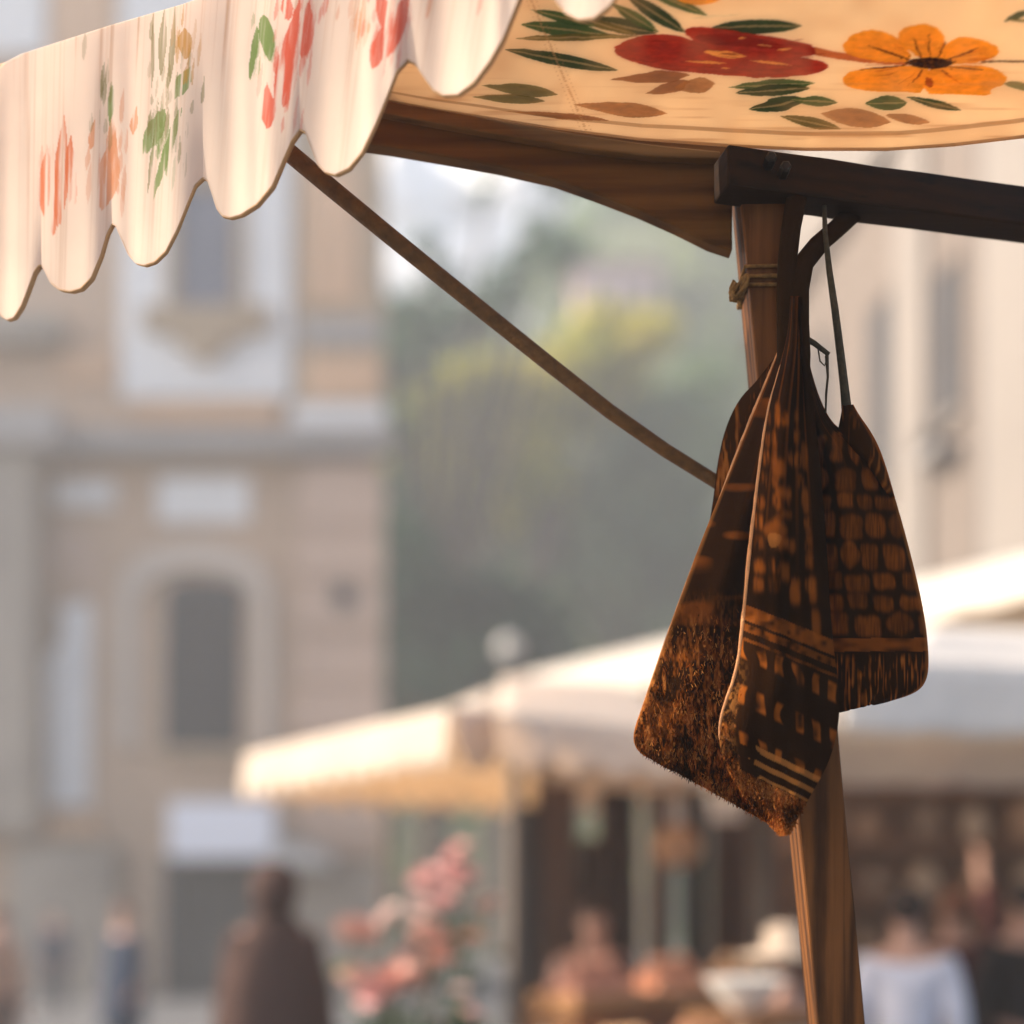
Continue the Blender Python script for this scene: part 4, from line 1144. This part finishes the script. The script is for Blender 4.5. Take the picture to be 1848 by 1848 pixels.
bouquet('zinc bucket of coral flowers in front, left of the long counter', ix(690,5.6), 5.6, hp([(640,1690,.075,'coral'),(705,1660,.06,'blush'),(640,1780,.085,'coral'),(715,1776,.085,'coral'),(770,1700,.08,'coral'),(790,1740,.07,'coral'),(745,1725,.06,'pink'),(680,1800,.07,'pink'),(750,1770,.07,'coral')],5.6), .40)
stl = empty('flower_stool', (ix(690,5.6), 5.6, 0), 'low wooden stool under the coral flower bucket', 'stool')
b = MB(); b.lathe([(.24,.36),(.24,.398)], (ix(690,5.6),5.6,0), 24); b.build('seat', COUNTER, stl)
for q in range(3):
    a_ = q*2.1+.3; b = MB(); cx_, cy_ = ix(690,5.6), 5.6
    b.tube([(cx_+.2*math.cos(a_),cy_+.2*math.sin(a_),0),(cx_+.14*math.cos(a_),cy_+.14*math.sin(a_),.36)], .018, 8); b.build('leg', COUNTER, stl)
bouquet('tall zinc bucket of pale pink flowers behind the coral ones', ix(800,6.3), 6.3, hp([(772,1592,.07,'pink'),(826,1588,.075,'pink'),(828,1545,.06,'pink'),(800,1630,.06,'pink'),(880,1640,.06,'blush'),(850,1700,.06,'coral'),(760,1640,.05,'blush')],6.3), 0, .2, .5)
bouquet('leafy green bucket low between the flowers and the counter', ix(800,5.35), 5.35, hp([(770,1800,.03,'blush'),(830,1790,.03,'blush'),(850,1840,.05,'pink'),(790,1850,.04,'blush')],5.35), 0, .2, .5, 900)
# hanging garments and cloth lengths at the back of the tents
def hanging(label, px, Y, z0, z1, wd, col, rz=0, group='cloth lengths hanging at the back of the tents', tr=.25):
    x = ix(px,Y)
    vs, fs = [], []; n, m_ = 26, 12
    R = Matrix.Rotation(rz, 3, 'Z')
    for j in range(m_+1):
        for i in range(n+1):
            u, v = i/n, j/m_
            p = R @ Vector(((u-.5)*wd*(.86+.14*v), .03*math.sin(u*24+px)*(.4+v*.6), 0))
            vs.append((x+p.x, Y+p.y, z1-(z1-z0)*v + .01*math.sin(u*9)*v))
    for j in range(m_):
        for i in range(n): fs.append((j*(n+1)+i, j*(n+1)+i+1, (j+1)*(n+1)+i+1, (j+1)*(n+1)+i))
    b = MB(); b.add(vs, fs)
    tag(b.build('hanging_cloth', cloth('hung_cloth', col, tr, bump=.1), None, True, solid=.004), label, 'cloth', group)
for q in [('taupe cloth hanging beside the near tent pole', 1010, 7.6, .5, 2.3, .22, srgb(128,104,90)),
          ('dark brown cloth hanging behind the tomatoes', 1115, 7.4, .7, 2.25, .24, srgb(84,66,56)),
          ('wide brown cloth hanging low across the back of the tent', 1085, 7.75, .4, 2.0, .30, srgb(104,84,72)),
          ('wide reddish brown cloth hanging behind the dark ones', 1315, 7.7, .4, 2.1, .22, srgb(112,82,66)),
          ('slate cloth hanging left of the tent interior', 950, 7.9, .4, 2.2, .26, srgb(88,88,90)),
          ('grey mauve cloth hanging in the middle of the tent', 1190, 7.5, .6, 2.25, .14, srgb(150,132,124)),
          ('blackish brown cloth hanging right of the mauve one', 1255, 7.4, .7, 2.25, .14, srgb(66,50,44)),
          ('pinkish brown cloth hanging nearest to the stall post', 1375, 7.3, .6, 2.25, .22, srgb(124,88,74))]:
    hanging(*q)
# dark plank back wall and shelves behind the white tent
bw = empty('shelf_wall', (3.0, 8.3, 0), 'dark plank shelf wall at the back of the right hand tents', 'shelf wall')
DARKW = wood('dark_planks', srgb(112,82,62), srgb(172,132,102), 'z', fine=24)
b = MB()
for i in range(17): b.box((1.62+i*.2, 8.3+.01*(i%2), 1.32), (.194,.03,2.64)); 
b.build('planks', DARKW, bw)
for z_ in (1.25, 1.62, 1.98, 2.3):
    b = MB(); b.box((3.2, 8.13, z_), (3.2,.26,.03)); b.build('shelf', DARKW, bw)
POT = [plain('clay_pot_a', (.40,.24,.14), .7, .2, 8), plain('clay_pot_b', (.26,.17,.11), .7, .2, 8), plain('clay_pot_c', (.52,.38,.26), .7, .2, 8)]
looks = ['ochre', 'dark brown', 'pale sandy']; whs = {1.25:'lowest', 1.62:'second', 1.98:'third', 2.3:'top'}
prof0 = [(.05,0),(.075,.04),(.09,.10),(.075,.16),(.05,.19),(.055,.22),(.048,.22),(.04,.18)]
pots = {}
for z_ in (1.25, 1.62, 1.98, 2.3):
    for i in range(8):
        kk = random.randrange(3)
        if kk not in pots:
            b = MB(); b.lathe(prof0, (0,0,0), 18); o = b.build('jar', POT[kk], None, True); pots[kk] = o
        else:
            o = pots[kk].copy(); COL.objects.link(o)
        o.location = (1.85+i*.3+random.uniform(-.05,.05), 8.12, z_+.016); sc_ = random.uniform(.8,1.25); o.scale = (sc_,sc_,sc_*.95)
        tag(o, '%s clay jar on the %s shelf of the plank wall' % (looks[kk], whs[z_]), 'jar', '%s jars on the %s shelf' % (looks[kk], whs[z_]))
# straw lamp shades
STRAW = cloth('straw', (.70,.46,.28), .5, (1,.8,.5), weave=60, bump=.5)
for px, py, Y, lb in [(1222,1530,6.6,'round straw lampshade hanging in the scalloped tent'),(1700,1398,6.9,'round straw lampshade hanging in front of the clay jars')]:
    p = at(px,py,Y); root = empty('hanging_lampshade', p, lb, 'lampshade', 'straw lampshades')
    b = MB(); b.lathe([(.03,.11),(.06,.10),(.105,.05),(.12,0),(.105,-.05),(.07,-.09),(.065,-.09),(.10,-.045),(.112,0)], p, 22); b.build('shade', STRAW, root, True)
    b = MB(); b.tube([p+Vector((0,0,.10)), p+Vector((0,0,.52))], .006, 6); b.build('cable', SHUT, root)
# small flat canopy farther back
fc = empty('flat_awning', at(1290,1480,8.6), 'small pale flat awning seen under the scalloped tent', 'awning')
b = MB(); pz = iz(1440,8.6); b.add([(ix(1195,8.6),8.6,pz),(ix(1420,8.6),8.6,pz),(ix(1420,8.6),9.7,pz+.25),(ix(1195,8.6),9.7,pz+.25)], [(0,1,2,3)])
b.add([(ix(1195,8.6),8.598,pz),(ix(1420,8.6),8.598,pz),(ix(1420,8.6),8.59,pz-.17),(ix(1195,8.6),8.59,pz-.17)], [(0,1,2,3)])
b.build('canvas', TENTL, fc, solid=.006)
for px in (1200, 1415):
    b = MB(); b.tube([(ix(px,8.62),8.64,0),(ix(px,8.62),8.64,pz-.01)], .03, 8); b.build('pole', POLEM, fc, True)
for px in (1200, 1415):
    b = MB(); b.tube([(ix(px,8.62),9.66,0),(ix(px,8.62),9.66,pz+.23)], .03, 8); b.build('pole', POLEM, fc, True)

# ================================================================== PEOPLE
SKIN = plain('skin', (.52,.30,.22), .55, .08, 8)
def skinned(name, pts, edges, rad, mat, parent, root=0, sub=2, loc=None):
    me = bpy.data.meshes.new(name); me.from_pydata([Vector(p) for p in pts], edges, []); me.update()
    o = bpy.data.objects.new(name, me); COL.objects.link(o)
    m = o.modifiers.new('skin', 'SKIN'); m.use_smooth_shade = True; m.branch_smoothing = .4
    sv = me.skin_vertices[0].data
    for i, r in enumerate(rad):
        sv[i].radius = (r, r) if not hasattr(r, '__len__') else r
        sv[i].use_root = (i == root)
    s_ = o.modifiers.new('sub', 'SUBSURF'); s_.levels = sub; s_.render_levels = sub
    dg = bpy.context.evaluated_depsgraph_get(); ev = o.evaluated_get(dg)
    nm = bpy.data.meshes.new_from_object(ev); o.modifiers.clear(); o.data = nm; bpy.data.meshes.remove(me)
    nm.name = name; nm.materials.clear(); nm.materials.append(mat)
    nm.polygons.foreach_set('use_smooth', [True]*len(nm.polygons))
    if parent: o.parent = parent
    return o
def person(label, x, y, rz, H=1.72, top=(.1,.1,.1), low=(.08,.08,.1), hair=(.04,.025,.015), arms=None, coat=False, hat=None, long_hair=False, cloak=False, group='people in the square', bun=False):
    root = empty('person', (x, y, 0), label, 'person', group)
    root.rotation_euler.z = rz
    k_ = H/1.72
    P = {}; V, E, R = [], [], []
    def add(n, p, r, par=None):
        P[n] = len(V); V.append(Vector(p)*k_); R.append(tuple(q*k_ for q in r) if hasattr(r,'__len__') else r*k_)
        if par: E.append((P[par], P[n]))
    add('pelvis',(0,0,.95),(.145,.105)); add('waist',(0,0,1.10),(.125,.095),'pelvis'); add('chest',(0,.005,1.29),(.15,.11),'waist'); add('nb',(0,.01,1.43),(.085,.075),'chest')
    add('neck',(0,0,1.50),.052,'nb'); add('jaw',(0,-.012,1.565),(.062,.068),'neck'); add('mid',(0,-.005,1.63),(.076,.092),'jaw'); add('crown',(0,.005,1.695),(.060,.070),'mid')
    add('nose',(0,-.108,1.615),.011,'mid')
    for s_ in (-1,1): add('ear%d'%s_,(s_*.083,.01,1.625),.012,'mid')
    arms = arms or {}
    for s_ in (-1,1):
        a_ = arms.get(s_, [(.215,.02,1.14),(.225,-.04,.90),(.225,-.07,.80)])
        sg = lambda p: (s_*p[0], p[1], p[2])
        add('sh%d'%s_, (s_*.165,.01,1.405), .062, 'nb'); add('el%d'%s_, sg(a_[0]), .043, 'sh%d'%s_); add('wr%d'%s_, sg(a_[1]), .028, 'el%d'%s_); add('pa%d'%s_, sg(a_[2]), (.036,.020), 'wr%d'%s_)
        w_, p_ = Vector(sg(a_[1])), Vector(sg(a_[2])); dv = (p_-w_).normalized(); ac = dv.cross(Vector((0,1,0)) if abs(dv.z) < .5 else Vector((1,0,0))).normalized(); bc = ac.cross(dv)
        for f_ in range(4):
            off = ac*(-.027+.018*f_)
            l = (.055,.07,.075,.065)[f_] if s_ > 0 else (.065,.075,.07,.055)[f_]
            add('f%d%da'%(s_,f_), p_+off+dv*.045, .0095, 'pa%d'%s_); add('f%d%db'%(s_,f_), p_+off*1.15+dv*(.045+l*.55)+bc*.008, .009, 'f%d%da'%(s_,f_)); add('f%d%dc'%(s_,f_), p_+off*1.1+dv*(.045+l)+bc*.022, .0075, 'f%d%db'%(s_,f_))
        add('t%da'%s_, p_-ac*.045+dv*.005+bc*.01, .011, 'wr%d'%s_); add('t%db'%s_, p_-ac*.055+dv*.045+bc*.018, .009, 't%da'%s_)
        add('hip%d'%s_,(s_*.09,0,.89),(.088,.09),'pelvis'); add('kn%d'%s_,(s_*.10,-.01,.49),.058,'hip%d'%s_); add('an%d'%s_,(s_*.105,.02,.09),.038,'kn%d'%s_); add('to%d'%s_,(s_*.115,-.13,.04),(.040,.028),'an%d'%s_)
    skinned('body', V, E, R, SKIN, root)
    def sub(names, grow, name, mat, extra=None, rootn=None):
        idx = {n:i for i,n in enumerate(names)}
        v = [V[P[n]] for n in names]; r = []
        for n in names:
            q = R[P[n]]; r.append(tuple(a+grow for a in q) if hasattr(q,'__len__') else (q+grow, q+grow))
        e = [(idx[a], idx[b]) for a in names for b in names if (P[a],P[b]) in Es]
        return skinned(name, v, e, r, mat, root, idx[rootn or names[0]])
    Es = set(E)
    tm, lm = plain('coat_fabric', top, .9, .12, 12, .2), plain('trouser_fabric', low, .9, .12, 12, .2)
    sub(['pelvis','waist','chest','nb','sh-1','sh1','el-1','el1','wr-1','wr1'], .020, 'coat' if coat else 'shirt', tm)
    sub(['pelvis','hip-1','hip1','kn-1','kn1','an-1','an1'], .014, 'trousers', lm)
    if coat:
        b = MB(); b.lathe([(.165,1.14),(.185,1.02),(.215,.85),(.235,.65),(.245,.45),(.235,.45),(.20,.85),(.16,1.1)], (0,0,0), 26)
        b.v = [(a[0]*1.12*k_+x, a[1]*.88*k_+y, a[2]*k_) for a in b.v]; b.build('coat_skirt', tm, root, True)
    if cloak:
        b = MB(); n_ = 30; prof = [(.075,1.56),(.10,1.50),(.17,1.43),(.225,1.34),(.262,1.18),(.285,.98),(.30,.76),(.305,.58),(.29,.58),(.25,1.1),(.09,1.48)]
        b.lathe(prof, (0,0,0), n_)
        b.v = [(q[0]*(1+.05*math.sin(9*math.atan2(q[1],q[0])))*k_+x, q[1]*.74*k_+y, q[2]*k_) for q in b.v]; b.build('cloak', tm, root, True)
        b = MB(); b.ball((x, y+.035*k_, 1.635*k_), (.112*k_,.115*k_,.135*k_), 3, .06); b.build('hood', tm, root, True)
    for s_ in (-1,1):
        b = MB(); b.ball((x+s_*.112*k_, y-.05*k_, .045), (.052,.135,.045), 2); b.v = [(q[0],q[1],max(0.0,q[2])) for q in b.v]; b.build('shoe', SHUT, root, True)
    hm_ = plain('hair', hair, .6, .25, 40)
    b = MB(); b.ball((x, y+.022*k_, 1.662*k_), (.088*k_,.098*k_,.088*k_), 3, .08)
    b.v = [v for v in b.v]
    if long_hair:
        b.ball((x, y+.062*k_, 1.56*k_), (.085*k_,.055*k_,.15*k_), 3, .1)
    if bun: b.ball((x, y+.11*k_, 1.70*k_), .045*k_, 2, .1)
    b.build('hair', hm_, root, True)
    if hat:
        b = MB(); b.lathe([(.001,.10),(.06,.098),(.09,.07),(.095,.0),(.20,-.03),(.20,-.035),(.09,-.01),(.08,.06)], (x, y+.01, 1.70*k_), 26); b.build('hat', plain('straw_hat', hat, .9, .1, 30), root, True)
    for s_ in (-1,1):
        b = MB(); b.ball((x+s_*.031*k_, y-.089*k_, 1.638*k_), .012*k_, 2); b.build('eye', plain('eye', (.05,.04,.035), .2, .1, 5), root, True)
    return root
RAISE = [(.27,-.06,1.50),(.24,-.10,1.78),(.235,-.12,1.88)]
person('hooded person in a long dark brown cloak walking away on the left', ix(494,6.6), 6.6, PI+.35, 1.78, srgb(74,52,45), srgb(50,42,40), srgb(60,40,32), cloak=True,
       arms={1:[(.20,.0,1.14),(.16,-.10,.95),(.13,-.14,.87)], -1:[(.20,.0,1.14),(.16,-.10,.95),(.13,-.14,.87)]})
person('distant person in navy walking by the church', ix(222,13.5), 13.5, -.6, 1.62, srgb(48,60,80), srgb(48,58,72), srgb(120,80,60), coat=True)
person('faint far person in slate grey beside the church pier', ix(98,20), 20, .4, 1.55, srgb(84,88,100), srgb(70,74,84), srgb(80,70,66))
person('person in beige at the left edge of the square', ix(-2,11), 11, 1.2, 1.60, srgb(186,150,128), srgb(120,100,90), srgb(110,80,60))
person('person with dark hair in a loose white shirt at the right', ix(1636,5.9), 5.9, PI-.3, 1.67, srgb(214,214,226), srgb(90,80,80), srgb(44,30,24), group='people at the stalls')
person('person in maroon raising one arm beside the plank wall', ix(1722,7.3), 7.3, PI+.2, 1.68, srgb(92,48,44), srgb(52,42,42), srgb(120,76,52), arms={-1:RAISE}, group='people at the stalls')
person('person in black at the right edge under the white tent', ix(1850,7.0), 7.0, PI, 1.72, srgb(44,38,36), srgb(40,36,36), srgb(40,28,22), group='people at the stalls')
person('person in mauve standing behind the long counter', ix(1072,7.0), 7.0, .2, 1.62, srgb(120,92,84), srgb(60,50,48), srgb(60,42,34), group='people at the stalls')
person('person in a wide pale hat left of the stall post', ix(1420,5.4), 5.4, PI+.3, 1.46, srgb(206,180,160), srgb(96,80,72), srgb(70,46,34), hat=(.44,.34,.26), group='people at the stalls')

# ================================================================== AIR, LIGHT, LENS
HAZE = True
if HAZE:
    m = bpy.data.materials.new('haze_air'); m.use_nodes = True; nt = m.node_tree
    for n in list(nt.nodes):
        if n.type == 'BSDF_PRINCIPLED': nt.nodes.remove(n)
    pv = nt.nodes.new('ShaderNodeVolumePrincipled'); pv.inputs['Color'].default_value = (.92,.95,1,1); pv.inputs['Density'].default_value = .0049; pv.inputs['Anisotropy'].default_value = .35
    nt.links.new(pv.outputs['Volume'], nt.nodes['Material Output'].inputs['Volume'])
    b = MB(); b.box((0, 50, 25), (260, 120, 52)); o = b.build('haze', m); tag(o, 'pale morning haze over the square', None, None, 'stuff')
b = MB()  # white puffs added so the sky gaps between the trees look overexposed
for i in range(110):
    px, py = random.uniform(430,1180), random.uniform(330,640)
    r = random.uniform(18,34)*(.6+.6*(py-300)/340)
    c = at(px, py, 700+random.uniform(-30,30)); b.ball(c, (r*1.3, r, r), 3, .35)
tag(b.build('bright_sky_fill', plain('sky_fill_white', (.92,.92,.92), 1, .02, .01), None, True), 'white puffs added low in the sky to stand for its glare', None, None, 'structure')
EL, AZ = math.radians(31), math.radians(86)      # sun height; degrees to the left of straight ahead
sd = Vector((-math.cos(EL)*math.sin(AZ), math.cos(EL)*math.cos(AZ), math.sin(EL)))
sun = bpy.data.lights.new('sun', 'SUN'); sun.energy = 5.0; sun.angle = math.radians(.5); sun.color = (1, .88, .73)
so = bpy.data.objects.new('sun', sun); COL.objects.link(so); so.rotation_euler = (-sd).to_track_quat('-Z', 'Y').to_euler()
wd = bpy.data.worlds.new('World'); SC.world = wd; wd.use_nodes = True
nt = wd.node_tree; bg = nt.nodes['Background']
sk = nt.nodes.new('ShaderNodeTexSky'); sk.sky_type = 'NISHITA'; sk.sun_disc = False
sk.sun_elevation = EL; sk.sun_rotation = -AZ; sk.dust_density = 4.0; sk.air_density = 1.0; sk.ozone_density = 1.0
nt.links.new(sk.outputs['Color'], bg.inputs['Color']); bg.inputs['Strength'].default_value = .15
cam = bpy.data.cameras.new('camera'); co = bpy.data.objects.new('camera', cam); COL.objects.link(co)
cam.sensor_width = 36; cam.lens = 36*F/1848; cam.shift_y = (HOR-924)/1848; cam.clip_end = 3000; cam.clip_start = .05
co.location = (0, 0, EYE); co.rotation_euler = (PI/2, 0, 0)
cam.dof.use_dof = True; cam.dof.focus_distance = 1.735; cam.dof.aperture_fstop = 1.0
SC.camera = co
SC.view_settings.view_transform = 'Standard'; SC.view_settings.look = 'None'; SC.view_settings.exposure = 0.95; SC.view_settings.gamma = 1
SC.cycles.volume_bounces = 1; SC.cycles.max_bounces = 8
